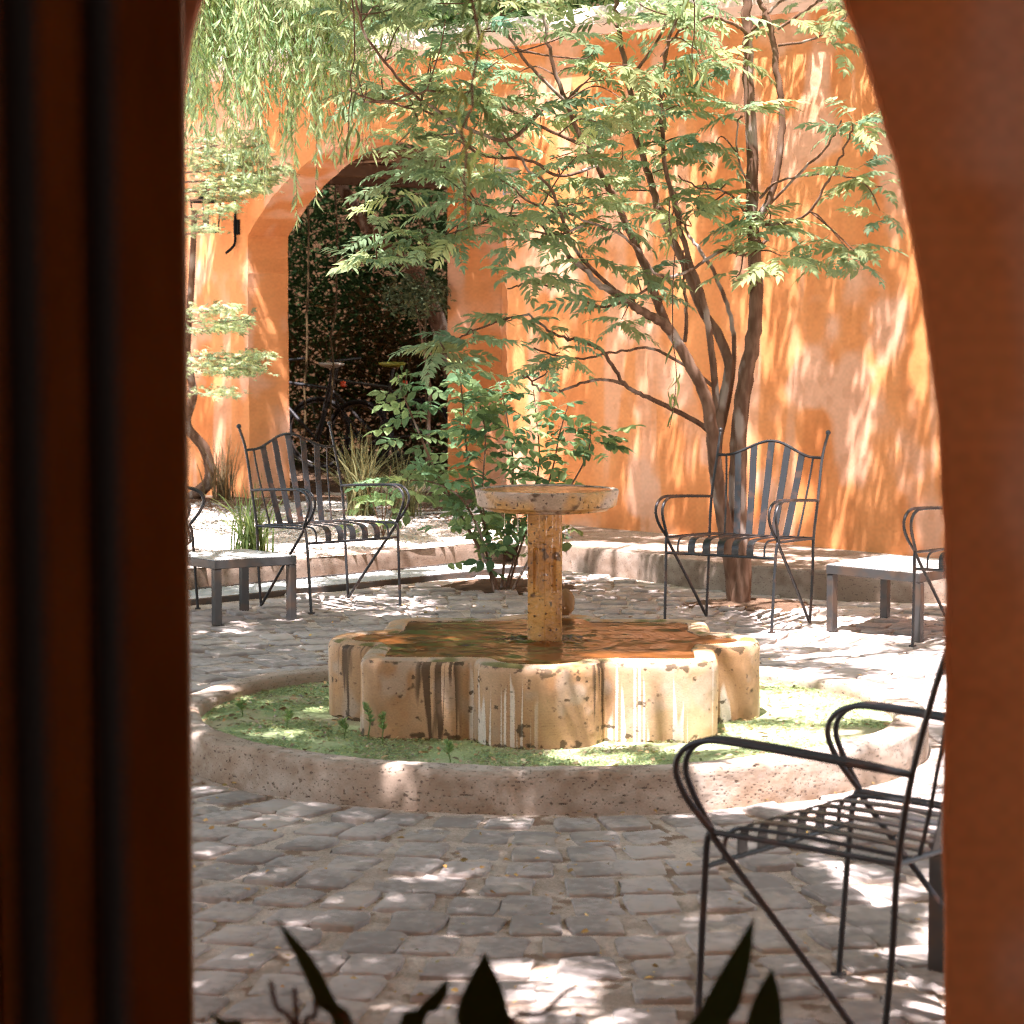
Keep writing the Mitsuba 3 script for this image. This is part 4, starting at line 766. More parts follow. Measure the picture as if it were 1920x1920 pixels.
# ---------------------------------------------------------------- weeping pepper tree, upper left
pt = thing('pepper_tree'); tag(pt, 'weeping pale green pepper tree hanging in from the upper left', 'tree')
rq = np.random.default_rng(51)
add('trunk', tube(smooth_path([(-4.3, 16.0, .1), (-4.1, 16.1, 1.6), (-3.8, 16.2, 3.2), (-3.2, 16.3, 4.6)], 6), [.16, .07], 10, .03, rq), 'm_bark', pt, smooth=True)
for e in ((-1.0, 15.9, 4.6), (-1.5, 17.0, 4.9), (-2.2, 15.6, 4.7), (-.5, 16.8, 4.7)):
    e = np.array(e); st = np.array((-3.4, 16.25, 4.1)); add('limb', tube(smooth_path([st, (st + e) / 2 + (0, 0, .5), e], 6), [.05, .012], 7), 'm_bark', pt, smooth=True)
lf = leaflet(.085, .0145, .15, .1)
strands, LP, LD, LS = [], [], [], []
for _ in range(430):
    u_ = rq.random()
    kk = int(u_ * 26); u_ = (kk + .5) / 26 + .012 * rq.normal(); x = -2.2 + 1.45 * u_ + .03 * rq.normal(); y = 16.3 + .4 * math.sin(kk * 7.3) + .10 * rq.normal()
    bot = 2.92 - .95 * max(0, .55 - u_) * 0 + .42 * abs(u_ - .42) + .28 * math.sin(kk * 3.7) + rq.uniform(-.22, .40) + (0.3 if u_ > .8 else 0)
    if rq.random() < .05: bot -= .35
    top = max(rq.uniform(3.6, 4.6), bot + .6)
    s = np.linspace(0, 1, 12)[:, None]
    p = np.array([x, y, top]) + np.array([.10 * rq.normal(), .10 * rq.normal(), bot - top]) * s + .03 * np.cumsum(rq.normal(size=(12, 3)) * (1, 1, 0), 0) * .3
    strands.append(tube(p, [.003, .0012], 3))
    n = int((top - bot) / .022); t = rq.random(n); q = np.stack([np.interp(t, np.linspace(0, 1, 12), p[:, k]) for k in range(3)], 1)
    a = rq.uniform(0, 6.28, n); LP.append(q); LD.append(np.column_stack([np.cos(a) * .5, np.sin(a) * .5, -1.0 + .25 * rq.normal(size=n)])); LS.append(rq.uniform(.6, 1.25, n))
LP, LD, LS = np.vstack(LP), np.vstack(LD), np.concatenate(LS)
v, f, c = scatter([lf], LP, LD, rq.normal(size=LP.shape), LS, (.47, .62, .31), rq, .25)
tag(add('foliage', (v, f), 'm_leaf', pt, color=c), kind='stuff')
tag(add('hanging_twigs', cat(*strands), 'm_twig', pt), kind='stuff')

# hanging pods and vine strands, near and soft
def pod_strand(label, top, bot, n, seed, size=1.0, y_sp=.03):
    g = np.random.default_rng(seed); t = thing('hanging_strand'); tag(t, label, 'hanging strand')
    top, bot = np.array(top, float), np.array(bot, float); s = np.linspace(0, 1, 14)[:, None]
    p = top + (bot - top) * s + .02 * np.cumsum(g.normal(size=(14, 3)) * (1, 1, .2), 0) * .5
    add('stalk', tube(p, [.004, .002], 5), 'm_twig', t, smooth=True)
    for k in range(n):
        q = p[int(g.uniform(.15, 1) * 13)] + g.normal(size=3) * (y_sp, y_sp, .01); L = size * g.uniform(.07, .16)
        ph = g.uniform(0, 6.28); zz = np.linspace(0, 1, 7)
        c = q + np.column_stack([.022 * size * np.sin(zz * 2.6 + ph) + .01 * zz * g.normal(), .015 * np.cos(zz * 2 + ph), -L * zz])
        w = size * .016 * np.sin(np.pi * np.clip(zz * .92 + .06, 0, 1))
        m_ = strip(c, (math.cos(ph), math.sin(ph), 0), w + .001, .003)
        add('pod', m_, 'm_leaf', t, color=tint((.36, .43, .19), 1, len(m_[0]), g, .25))
pod_strand('soft green strand of twisted pods hanging near over the archway', (-.115, 5.6, 2.45), (-.103, 5.6, 1.80), 20, 61, .50, .020)
pod_strand('thin strand of small leaves hanging beside the pepper tree', (-.62, 10.5, 3.1), (-.665, 10.5, 2.24), 30, 62, .7, .03)
pod_strand('thin green vine hanging before the slender tree', (.80, 13.1, 2.2), (.77, 13.1, 1.02), 16, 63, .8, .02)
pod_strand('strand of curling tendrils at the top right of the crown', (.80, 11.5, 3.3), (.86, 11.5, 2.62), 24, 64, .8, .06)

# ---------------------------------------------------------------- shade tree over the yard (outside the frame)
sh = thing('shade_tree'); tag(sh, 'large spreading shade tree whose crown hangs over the yard', 'tree')
ra = np.random.default_rng(71)
add('trunk', tube(smooth_path([(-3.3, 8.0, -.05), (-3.2, 8.1, 1.2), (-3.0, 8.3, 2.6), (-2.6, 8.5, 3.9), (-2.2, 8.7, 4.6)], 6), [.22, .11], 12, .03, ra), 'm_bark', sh, smooth=True)
for e in ((0, 6.0, 4.7), (1.5, 8.6, 4.9), (.2, 10.5, 4.9), (-1.5, 12.2, 4.8), (1.2, 13.0, 5.0), (-2.2, 15.0, 5.0), (2.4, 11, 5), (.4, 15.2, 5.0)):
    e = np.array(e); st = np.array((-2.3, 8.65, 4.5)); add('limb', tube(smooth_path([st, st * .6 + e * .4 + (0, 0, .5), e], 8), [.07, .012], 7), 'm_bark', sh, smooth=True)
def plain_leaf(L, pairs, ll, lw, g):
    ms = []
    for k in range(pairs):
        x = L * (.2 + .8 * k / (pairs - 1))
        for sgn in (1, -1):
            a = sgn * (1.0 - .3 * x / L + .1 * g.normal()); d = np.array([math.cos(a), math.sin(a), -.35 + .15 * g.normal()]); e = np.array([-d[1], d[0], .3 * g.normal()])
            o = np.array([x, 0, -.15 * x * x / L])
            ms.append((np.array([o, o + d * ll * .45 + e * lw / 2, o + d * ll, o + d * ll * .45 - e * lw / 2]), np.array([(0, 2, 1), (0, 3, 2)])))
    return cat(*ms)
sm_ = [plain_leaf(.30, 7, .092, .038, ra) for _ in range(5)]
def bump2(x, y, cx, cy, rx, ry): return np.exp(-(((x - cx) / rx)**2 + ((y - cy) / ry)**2))
def zone(x, y, x0, x1, y0, y1, e=.12):
    f = lambda v, a, b: np.clip((v - a) / e + .5, 0, 1) * np.clip((b - v) / e + .5, 0, 1)
    return f(x, x0, x1) * f(y, y0, y1)
def sunlit(x, y):
    """How open the crown is above each spot of the yard."""
    o = 0.14 + 0 * x
    for k, b in ((.90, (1.2, 3.2, 9.9, 13.6)), (.88, (.75, 1.7, 8.6, 10.9)), (.80, (.10, 1.6, 8.05, 9.15)), (.62, (.8, 2.6, 5.4, 8.1)), (.17, (.1, .8, 5.4, 7.0)),
                 (.60, (-.92, -.58, 7.9, 8.6)), (.62, (.28, .75, 9.0, 9.5)), (.35, (-.5, .3, 7.95, 8.25)), (.87, (-1.3, 2.8, 13.9, 16.4)), (.42, (-.2, 1.9, 13.0, 14.4)), (.30, (-1.9, -1.0, 12.6, 14.2)),
                 (.78, (-.4, 2.8, 14.2, 16.4)), (.95, (-1.5, .2, 15.3, 19.0)), (.88, (-2.6, -1.4, 14.9, 19.8))):
        o = np.maximum(o, k * zone(x, y, *b))
    wall = (y - 17.5) * .66 + (x - .53) * .751; along = (x - .53) * .66 - (y - 17.5) * .751
    o = np.where(wall > -.35, .60, o)
    o = np.where((wall > -.1) & (along > -1.0) & (along < -.45), .9, o)
    o = np.where((wall > -.1) & (along > 2.3), .75, o)
    return o
NL = 33000
gxy = ra.uniform((-3.2, 4.6), (4.0, 22.8), (NL, 2))
p3 = np.column_stack([gxy, np.zeros(NL)])
def uni(a): return a.argsort().argsort() / len(a)
nz = uni(meshkit.fbm(p3 * (5.2, 3.6, 1), 2, 7) + .35 * meshkit.noise(p3 * (1.3, 1.3, 1), 9))
fine = uni(meshkit.fbm(p3 * (22, 16, 1) + 3, 2, 8))
wall = (gxy[:, 1] - 17.5) * .66 + (gxy[:, 0] - .53) * .751
nz = np.where(wall > -.5, uni(.55 * fine + .45 * ra.random(NL)), nz)
ok = (nz > sunlit(gxy[:, 0], gxy[:, 1])) & (wall < 1.25)
gxy = gxy[ok]; hh = ra.uniform(4.0, 4.9, len(gxy))
pos = np.column_stack([gxy[:, 0] + SUN[0] * hh, gxy[:, 1] + SUN[1] * hh, hh]); a = ra.uniform(0, 6.28, len(pos))
v, f, c = scatter(sm_, pos - np.column_stack([np.cos(a), np.sin(a), 0 * a]) * .15, np.column_stack([np.cos(a), np.sin(a), .1 + 0 * a]), np.tile([0, 0, 1.0], (len(pos), 1)), ra.uniform(.8, 1.1, len(pos)), (.10, .17, .055), ra)
tag(add('foliage', (v, f), 'm_leaf', sh, color=c), kind='stuff')

# ---------------------------------------------------------------- garden behind the arch
rg2 = np.random.default_rng(81)
tag(add('garden_fence', box((-1.5, 28.2, 2.4), (16, .1, 6.0), -.2), 'm_wood'), 'added dark timber fence that darkens the garden behind the hedge', 'fence')  # added as a dark backing, so gaps in the hedge look shaded
tag(add('garden_ground', grid(-6, 5, 17.5, 30, 60, 60, lambda x, y: 0.115 + .05 * meshkit.fbm(np.stack([x, y, 0 * x], -1) * 2, 3, 4) - .25 * np.clip((18.1 - y) / .6 + (x + .2) * -.9, 0, 1)), 'm_soil', smooth=True), 'dark earth of the garden behind the archway', kind='structure')
bl = leaflet(.085, .045); bl2 = leaflet(.12, .024)
def hedge(label, name, c, r, n, base, m_, seed, catg='hedge', cut=None):
    g = np.random.default_rng(seed); t = thing(name); tag(t, label, catg)
    d = g.normal(size=(n, 3)); d /= np.linalg.norm(d, axis=1, keepdims=True)
    p = np.array(c) + d * np.array(r) * (g.random((n, 1))**.45)
    p = p[p[:, 2] > .05]
    cl = meshkit.noise(p * 3.2, seed); p = p[cl > .30]
    if cut is not None: p = p[cut(p)]
    dd = g.normal(size=p.shape) * (1, 1, .5) + (0, -.3, -.1)
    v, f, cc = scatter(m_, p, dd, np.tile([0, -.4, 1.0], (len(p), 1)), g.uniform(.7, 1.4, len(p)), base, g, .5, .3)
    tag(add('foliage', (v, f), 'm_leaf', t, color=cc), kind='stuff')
    return t
inwall = lambda p: ((p[:, 0] - P0[0]) * N[0] + (p[:, 1] - P0[1]) * N[1]) < -.75
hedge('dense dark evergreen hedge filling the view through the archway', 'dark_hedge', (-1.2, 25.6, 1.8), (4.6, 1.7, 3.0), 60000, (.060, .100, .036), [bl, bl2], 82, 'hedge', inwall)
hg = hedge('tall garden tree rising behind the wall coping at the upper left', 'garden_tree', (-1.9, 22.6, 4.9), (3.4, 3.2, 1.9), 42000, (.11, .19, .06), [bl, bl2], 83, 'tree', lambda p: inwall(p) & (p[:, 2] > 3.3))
gt = tube(smooth_path([(-.35, 23.2, .1), (-.55, 22.6, 1.2), (-.80, 22.2, 1.92), (-1.12, 22.0, 2.25), (-1.33, 22.0, 2.5), (-1.9, 22.2, 3.6), (-2.1, 22.4, 4.8)], 8), [.09, .055, .05], 9, .05, rg2)
add('trunk', gt, 'm_bark', hg, smooth=True)
hedge('second garden tree behind the wall coping over the archway', 'garden_tree', (1.2, 20.9, 4.9), (2.6, 2.4, 1.5), 22000, (.10, .17, .055), [bl, bl2], 84, 'tree', lambda p: inwall(p) & (p[:, 2] > 3.5))
add('trunk', tube([(1.6, 21.6, .1), (1.5, 21.4, 2.5), (1.2, 21.0, 4.6)], [.1, .05], 8), 'm_bark', 'garden_tree_001', smooth=True)
hedge('small fine leaved shrub on a thin stem behind the archway', 'small_shrub', (-.80, 21.3, 1.78), (.30, .25, .20), 900, (.20, .25, .14), [leaflet(.06, .020)], 85, 'shrub')
add('stem', tube([(-.72, 21.3, .15), (-.68, 21.3, 1.0), (-.8, 21.3, 1.7)], [.02, .008], 6), 'm_bark', 'small_shrub', smooth=True)
hedge('low brown leaved thicket behind the parked bicycles', 'brown_thicket', (-.9, 23.9, 1.0), (1.5, .45, .95), 5000, (.10, .055, .022), [bl2], 86, 'thicket')
for k, (x, y, lx) in enumerate(((-1.62, 22.4, .12), (-1.86, 22.8, .05), (-.75, 22.9, -.08))):
    b = thing('bamboo_cane'); tag(b, ['slightly leaning bamboo cane left of the pale bicycle saddle', 'thin bamboo cane nearest the left jamb of the archway', 'bamboo cane half hidden by the tree leaves'][k], 'bamboo cane', 'bamboo canes behind the archway')
    z = np.arange(.1, 3.3, .22); p = np.column_stack([x + lx * z / 3 + .01 * rg2.normal(size=len(z)), y + 0 * z, z])
    add('cane', tube(p, .009, 7), 'm_cane', b, smooth=True)
    for q in p[2::2]: add('node', lathe([(.009, -.005), (.0125, 0), (.009, .005)], q, 8), 'm_twig', b)
# porch pillar and roof behind the arch
pil = thing('porch_pillar'); tag(pil, 'square orange rendered pillar standing in shade inside the archway', 'pillar')
pc = np.array([-.26, 21.5]); 
add('shaft', box((pc[0], pc[1], 1.40), (.47, .44, 2.72), -.25, .012), 'm_plaster', pil)
pr = thing('porch_roof'); tag(pr, 'dark boarded porch roof seen under the crown of the archway', 'porch roof')
for k in range(26):  # roof lengthened backwards beyond its seen part to shade the garden
    o = -.46 - .17 * k
    a_, b_ = W(-5.2, 2.86, o), W(1.6, 2.86, o); q = (a_ + b_) / 2
    add('plank', box((q[0], q[1], 2.86 + .006 * rg2.normal()), (np.linalg.norm(b_ - a_), .155, .03), math.atan2(U[1], U[0]), .004), 'm_wood', pr)
for s in (-4.6, -3.6, -2.6, -1.6, -.6):
    a_, b_ = W(s, 2.78, -.42), W(s, 2.78, -4.85); q = (a_ + b_) / 2
    add('rafter', box((q[0], q[1], 2.78), (np.linalg.norm(b_ - a_), .08, .11), math.atan2(N[1], N[0]), .005), 'm_wood', pr)
q = W(-1.8, 2.68, -4.7); add('beam', box(q, (6.8, .12, .14), math.atan2(U[1], U[0]), .006), 'm_wood', pr)

def bicycle(label, rear, heading, sad_col, frame_col):
    t = thing('bicycle'); tag(t, label, 'bicycle', 'bicycles parked behind the archway')
    h = np.array([math.cos(heading), math.sin(heading), 0]); z = np.array([0, 0, 1.0]); rear = np.array(rear, float); s = np.cross(h, z); R = .335
    L = lambda a, b, c=0: rear + h * a + z * (b - R) + s * c
    a = np.arange(29) * 2 * np.pi / 28
    for cx in (0, 1.03):
        w = thing_child('wheel', t)
        add('tyre', tube(np.array([L(cx + (R - .02) * math.cos(q), R + (R - .02) * math.sin(q)) for q in a]), .02, 7), 'm_rubber', w, smooth=True)
        add('rim', tube(np.array([L(cx + (R - .05) * math.cos(q), R + (R - .05) * math.sin(q)) for q in a]), .009, 6), 'm_steel', w, smooth=True)
        for q in range(14):
            e = q * 2 * np.pi / 14; add('spoke', tube([L(cx, R, .02 * (-1)**q), L(cx + (R - .05) * math.cos(e), R + (R - .05) * math.sin(e))], .0012, 3), 'm_steel', w)
    fc = np.array(frame_col)
    def bar(n, p, r):
        m_ = tube(p, r, 7); add(n, m_, 'm_paint', t, smooth=True, color=np.tile(fc, (len(m_[0]), 1)))
    bb_, st, hd = L(.43, .29), L(.30, .80), L(.86, .82)
    bar('seat_tube', [bb_, st], .015); bar('down_tube', [bb_, L(.88, .72)], .017); bar('top_tube', [L(.31, .76), hd], .015)
    for c in (-.045, .045): bar('chain_stay', [L(0, R, c), bb_], .008); bar('seat_stay', [L(0, R, c), L(.31, .76)], .007); bar('fork', [hd, L(1.03, R, c)], .010)
    bar('stem', [hd, L(.82, 1.0)], .012); bar('handlebar', smooth_path([L(.74, 1.02, -.30), L(.86, 1.0, -.1), L(.86, 1.0, .1), L(.74, 1.02, .30)], 4), .011); bar('seat_post', [st, L(.275, .93)], .012)
    v, f = vf(trimesh.creation.icosphere(subdivisions=3, radius=1)); x = v[:, 0]
    v = np.column_stack([x * .135, v[:, 1] * (.075 - .05 * np.clip(x + .2, 0, 1)), v[:, 2] * .026 + .012 * x**2])
    v = v[:, :1] * h + v[:, 1:2] * s + v[:, 2:] * z + L(.285, .965)
    add('saddle', (v, f), 'm_paint', t, smooth=True, color=np.tile(sad_col, (len(v), 1)))
    add('pedal', box(L(.55, .24, .1), (.09, .08, .02)), 'm_rubber', t); add('crank', tube([bb_, L(.55, .24, .08)], .008, 5), 'm_steel', t)
    v, f = box((0, 0, 0), (.05, .05, .05), 0, .01); v = v + L(.16, .80)
    add('reflector', (v, f), 'm_paint', t, color=np.tile((.75, .09, .02), (len(v), 1)))
def thing_child(name, parent):
    return key(name, parent)
bicycle('dark bicycle with a pale saddle and red reflector in the archway', (-1.35, 22.45, .545), math.radians(152), (.62, .55, .45), (.03, .03, .032))
bicycle('second bicycle with a yellow saddle parked behind the pale saddled one', (-.82, 23.0, .54), math.radians(158), (.42, .38, .04), (.05, .045, .04))
for k, (x, y, s) in enumerate(((-1.05, 21.0, .07), (-.93, 21.1, .055), (-.80, 20.95, .06), (-.98, 20.8, .045), (-.70, 21.2, .075))):
    v, f = vf(trimesh.creation.icosphere(subdivisions=2, radius=s)); v = v * (1.3, 1, .6) * (1 + .3 * (meshkit.noise(v * 14, k)[:, None] - .5)) + (x, y, .16 + s * .4)
    tag(add('garden_stone', (v, f), 'm_coping', smooth=True), ['pale stone on the ground left of the other garden stones', 'small pale garden stone behind the second grass tuft', 'pale garden stone in the middle of the group', 'smallest and nearest pale garden stone', 'largest pale garden stone at the right end of the group'][k], 'stone', 'pale stones in the archway')

# ---------------------------------------------------------------- wall lantern and lamp
ln = thing('wall_lantern'); tag(ln, 'black wrought iron lantern on a scrolled bracket left of the arch', 'lantern')
lc = W(-4.30, 2.42, .20); sd, od = np.array([U[0], U[1], 0]), np.array([N[0], N[1], 0]); Z3 = np.array([0, 0, 1.0])
def LP_(a, b, c): return lc + sd * a + od * b + Z3 * c
for a in (-.085, .085):
    for b in (-.085, .085): add('corner_bar', tube([LP_(a * .82, b * .82, -.14), LP_(a, b, .10)], .006, 5), 'm_black', ln)
for zc, k in ((-.14, .82), (.10, 1.0)):
    for a, b, e, g in ((-1, -1, 1, -1), (1, -1, 1, 1), (1, 1, -1, 1), (-1, 1, -1, -1)):
        add('frame_bar', tube([LP_(.085 * a * k, .085 * b * k, zc), LP_(.085 * e * k, .085 * g * k, zc)], .006, 5), 'm_black', ln)
add('cap', lathe([(0.0, .17), (.03, .165), (.07, .125), (.125, .105), (.12, .095), (0, .10)], lc, 24), 'm_black', ln)
add('candle_tube', lathe([(0, .02), (.014, .02), (.014, -.12), (0, -.12)], lc, 12), 'm_black', ln)
add('bracket', tube(smooth_path([LP_(0, 0, .165), LP_(0, -.02, .24), LP_(.05, -.09, .29), LP_(.13, -.16, .25), LP_(.155, -.175, .10), LP_(.155, -.175, -.14), LP_(.15, -.17, -.24), LP_(.10, -.12, -.31)], 6), .011, 7), 'm_black', ln, smooth=True)
add('wall_plate', box(LP_(.155, -.19, -.10), (.07, .02, .12), math.atan2(U[1], U[0]), .004), 'm_black', ln)
wl = thing('bracket_lamp'); tag(wl, 'small grey blue lamp with a flat cap on the wall right of the arch', 'lamp')
q = W(-.70, 2.62, .16)
add('cap', lathe([(0, .02), (.10, .016), (.115, 0), (.11, -.012), (0, -.010)], q, 28), 'm_lamp', wl, smooth=30)
add('stem', tube([q, q - Z3 * .17], .011, 8), 'm_lamp', wl)
add('arm', tube([q - Z3 * .15, q - Z3 * .15 - od * .17], .009, 6), 'm_lamp', wl)

# ---------------------------------------------------------------- archway the camera looks through
OUT = np.array([[0.68,0.488],[0.674,0.676],[0.675,0.845],[0.672,1.014],[0.674,1.181],[0.677,1.323],[0.665,1.431],[0.648,1.53],[0.627,1.645],[0.608,1.751],[0.584,1.857],[0.561,1.946],[0.535,2.027],[0.513,2.084],[0.477,2.156],[0.431,2.229],[0.358,2.309],[0.26,2.373],[0.13,2.412],[-0.016,2.42],[-0.162,2.396],[-0.292,2.333],[-0.391,2.253],[-0.452,2.172],[-0.485,2.084],[-0.488,2.044],[-0.497,2.003],[-0.502,1.938],[-0.504,1.841],[-0.506,1.719],[-0.506,1.596],[-0.506,1.431],[-0.505,1.265],[-0.505,1.098],[-0.505,0.888],[-0.504,0.676],[-0.504,0.488]]);
lo = OUT[0]; hi = OUT[-1]
OUT = smooth_path(np.column_stack([OUT, 0 * OUT[:, 0]]), 6)[:, :2]
for _ in range(160): OUT[1:-1] = .5 * OUT[1:-1] + .25 * (OUT[:-2] + OUT[2:])
outl = np.vstack([[(lo[0], -.05)], OUT, [(hi[0], -.05)]])
ra2 = np.random.default_rng(91)
dense = np.array([np.interp(np.linspace(0, 1, 420), np.r_[0, np.cumsum(np.hypot(*np.diff(outl, axis=0).T))] / np.hypot(*np.diff(outl, axis=0).T).sum(), outl[:, k]) for k in range(2)]).T
dense = dense + .010 * np.stack([meshkit.fbm(np.column_stack([dense * 9, 0 * dense[:, 0]]), 4, 3 + k) - .5 for k in range(2)], 1)
opening = sg.Polygon(dense).buffer(0)
arch = thing('archway_building'); tag(arch, 'shaded deep orange archway and passage framing the view of the yard', 'building')
def ringpts(g):
    return np.array([g.interpolate(k / 420, normalized=True).coords[0] for k in range(420)])
c0 = np.array([opening.centroid.x, opening.centroid.y])
dn_ = dense - c0; dn_ /= np.linalg.norm(dn_, axis=1, keepdims=True)
layers = [(3.930, .010), (3.934, .003), (3.940, .0), (3.95, 0.002), (3.99, .014), (4.03, .03), (4.30, .14)]
lv = np.vstack([np.column_stack([dense[:, 0] + dn_[:, 0] * o, np.full(420, y), dense[:, 1] + dn_[:, 1] * o * .8]) for y, o in layers])
i, j = np.meshgrid(np.arange(len(layers) - 1), np.arange(419), indexing='ij')
add('reveal', (lv, tri(np.stack([i * 420 + j, i * 420 + j + 1, (i + 1) * 420 + j + 1, (i + 1) * 420 + j], -1).reshape(-1, 4))), 'm_plaster', arch, smooth=60)
for y, o in ((3.930, .010), (4.30, .14)):
    hp = sg.Polygon(np.column_stack([dense[:, 0] + dn_[:, 0] * o, dense[:, 1] + dn_[:, 1] * o * .8])).buffer(0)
    face = sg.box(-3.0, -.05, 5.0, 3.1).difference(hp)
    v2, f2 = [], []; o_ = 0
    for g in getattr(face, 'geoms', [face]):
        a_, b_ = trimesh.creation.triangulate_polygon(g, engine='earcut'); v2.append(a_); f2.append(np.asarray(b_) + o_); o_ += len(a_)
    v2, f2 = np.vstack(v2), np.vstack(f2)
    add('wall_face', (np.column_stack([v2[:, 0], np.full(len(v2), y), v2[:, 1]]), f2), 'm_plaster', arch)
add('ceiling', box((.5, .62, 2.9), (5.2, 6.6, .1)), 'm_wood', arch)
add('side_wall', box((-1.75, .62, 1.4), (.2, 6.6, 2.9)), 'm_plaster', arch)
add('side_wall', box((2.95, -2.6, 1.4), (.2, .6, 2.9)), 'm_plaster', arch)
add('side_wall', box((2.95, 2.70, 1.4), (.2, 2.5, 2.9)), 'm_plaster', arch)
add('side_wall', box((2.95, -.85, 2.7), (.19, 2.95, .4)), 'm_plaster', arch)
add('pier', box((.95, 2.2, 1.4), (.88, .3, 2.9)), 'm_plaster', arch)  # unseen, added to keep the side light off the left wall
add('back_wall', box((.6, -2.8, 1.4), (4.9, .2, 2.9)), 'm_plaster', arch)
add('outer_wall', box((1.0, 4.12, 3.35), (8.0, .34, .5)), 'm_plaster', arch)
tag(add('passage_floor', grid(-1.65, 3.0, -2.7, 3.95, 40, 60, -.03), 'm_joint'), 'floor of the shaded passage under the camera', kind='structure')

dl = thing('door_leaf'); tag(dl, 'added dark timber door leaf standing in for shade on the far left wall', 'door')
for k in range(5):
    add('board', box((-.567 - .148 * k, 3.885, 1.25), (.144, .035, 2.5), 0, .004), 'm_shade_door', dl)  # boards added over the plaster so the left side looks shaded

# bars of the gate close to the camera
gt_ = thing('iron_gate'); tag(gt_, 'blurred black iron bars of a gate standing close at the left', 'gate')
for xa, w in ((-.2405, .0175), (-.2015, .0150), (-.258, .003)):
    p = np.array([(xa + .0030 * (1.9 - z) , 1.25, z) for z in np.linspace(.1, 2.1, 9)])
    if w > .005: add('bar', tube(p, w * .55, 10), 'm_black', gt_, smooth=True)
for z in (.12, 2.08): add('cross_bar', box((-.24, 1.25, z), (.12, .012, .03)), 'm_black', gt_)

# strap-leaved plants in pots in front of the archway
BL = {"b1":[[-0.215,3.25,0.657],[-0.241,3.25,0.713],[-0.266,3.25,0.766],[-0.287,3.25,0.797],[-0.304,3.25,0.824]],"b2":[[-0.135,3.25,0.664],[-0.111,3.25,0.702],[-0.093,3.25,0.726],[-0.084,3.25,0.744]],"b3":[[-0.038,3.25,0.635],[-0.039,3.25,0.699],[-0.038,3.25,0.741],[-0.035,3.25,0.779]],"b4":[[0.25,3.25,0.642],[0.27,3.25,0.706],[0.294,3.25,0.769],[0.313,3.25,0.824]],"b5":[[0.322,3.25,0.635],[0.327,3.25,0.685],[0.332,3.25,0.727],[0.337,3.25,0.758]],"b6":[[-0.353,3.25,0.657],[-0.371,3.25,0.681],[-0.391,3.25,0.699]],"k1":[[-0.277,3.25,0.657],[-0.305,3.25,0.706],[-0.313,3.25,0.741]],"k2":[[-0.274,3.25,0.657],[-0.28,3.25,0.699],[-0.282,3.25,0.733]],"k3":[[-0.267,3.25,0.657],[-0.256,3.25,0.695],[-0.255,3.25,0.727]],"k4":[[0.007,3.25,0.657],[0.042,3.25,0.699],[0.069,3.25,0.726],[0.084,3.25,0.733]],"k5":[[-0.208,3.25,0.657],[-0.235,3.25,0.699],[-0.256,3.25,0.726]]}
def strap(name, p, w, parent, colr, seed):
    g = np.random.default_rng(seed); p = smooth_path(p, 6); n = len(p); s = np.linspace(0, 1, n)
    ww = w * np.clip(1 - s**3.2, 0.02, 1) * (.75 + .25 * np.sin(np.pi * np.clip(s * 1.1, 0, 1)))
    m_ = strip(p, (math.cos(.35 * g.normal()), .5, 0.0), ww, .003)
    add(name, m_, 'm_leaf', parent, smooth=False, color=tint(colr, 1, len(m_[0]), g, .15))
for k, (nm, cx, lab, ks_) in enumerate((('strap_leaf_plant', -.20, 'dark strap leaved plant with withered stalks at the bottom left', ('b1', 'b2', 'b3', 'b6', 'k1', 'k2', 'k3', 'k5')), ('strap_leaf_plant', .27, 'dark strap leaved plant with broad pointed leaves at the bottom right', ('b4', 'b5', 'k4')))):
    t = thing(nm); tag(t, lab, 'plant', 'potted plants before the archway')
    rootp = np.array([cx, 3.25, .42])
    add('pot', lathe([(0, 0), (.11, 0), (.14, .30), (.155, .31), (.155, .36), (.14, .36), (.13, .33), (0, .33)], (cx, 3.25, -.02), 32), 'm_plaster', t, smooth=30)
    for kk in ks_:
        pts = np.array(BL[kk]); st = rootp + (.25 * (pts[0] - rootp)) * (1, 1, 0)
        st[2] = .33
        p = np.vstack([[st], pts])
        if kk[0] == 'k': add('stalk', tube(smooth_path(p, 5), [.004, .0035], 5), 'm_twig', t, smooth=True)
        else: strap('leaf', p, dict(b1=.026, b2=.034, b3=.075, b4=.062, b5=.055, b6=.030)[kk], t, (.10, .15, .06), ord(kk[1]))

# ---------------------------------------------------------------- small things lying about
rl = np.random.default_rng(101)
fl = thing('fallen_leaf'); 
m_ = leaflet(.11, .022, .05, .3); v = m_[0] @ rot([0, 0, 1], .35).T + (.21, 7.58, .022)
USED.discard(fl)
tag(add('fallen_leaf', (v, m_[1]), 'm_paint', color=np.tile((.42, .20, .05), (8, 1))), 'single curled orange brown leaf lying on the cobbles before the pond', 'fallen leaf')
n = 700; q = rl.uniform((-1.2, 5.2), (1.6, 14), (n, 2)); q = q[(np.hypot(q[:, 0] - CX, q[:, 1] - CY) > RO + .02)]
a = rl.uniform(0, 6.28, len(q))
v, f, c = scatter([leaflet(.020, .012, .1, .5)], np.column_stack([q, np.full(len(q), .018)]), np.column_stack([np.cos(a), np.sin(a), .15 * rl.normal(size=len(q))]), np.tile([0, 0, 1.0], (len(q), 1)), rl.uniform(.5, 1.3, len(q)), (.46, .30, .10), rl, .5, .3)
tag(add('leaf_litter', (v, f), 'm_paint', color=c), 'tiny dry petals and leaf scraps strewn over the cobbles', 'litter', kind='stuff')
n = 75000; rr = np.sqrt(rl.random(n)) * (RO - .135); a = rl.uniform(0, 6.28, n)
q = np.column_stack([CX + rr * np.cos(a), CY + rr * np.sin(a), np.full(n, .0985) + .004 * rl.random(n)])
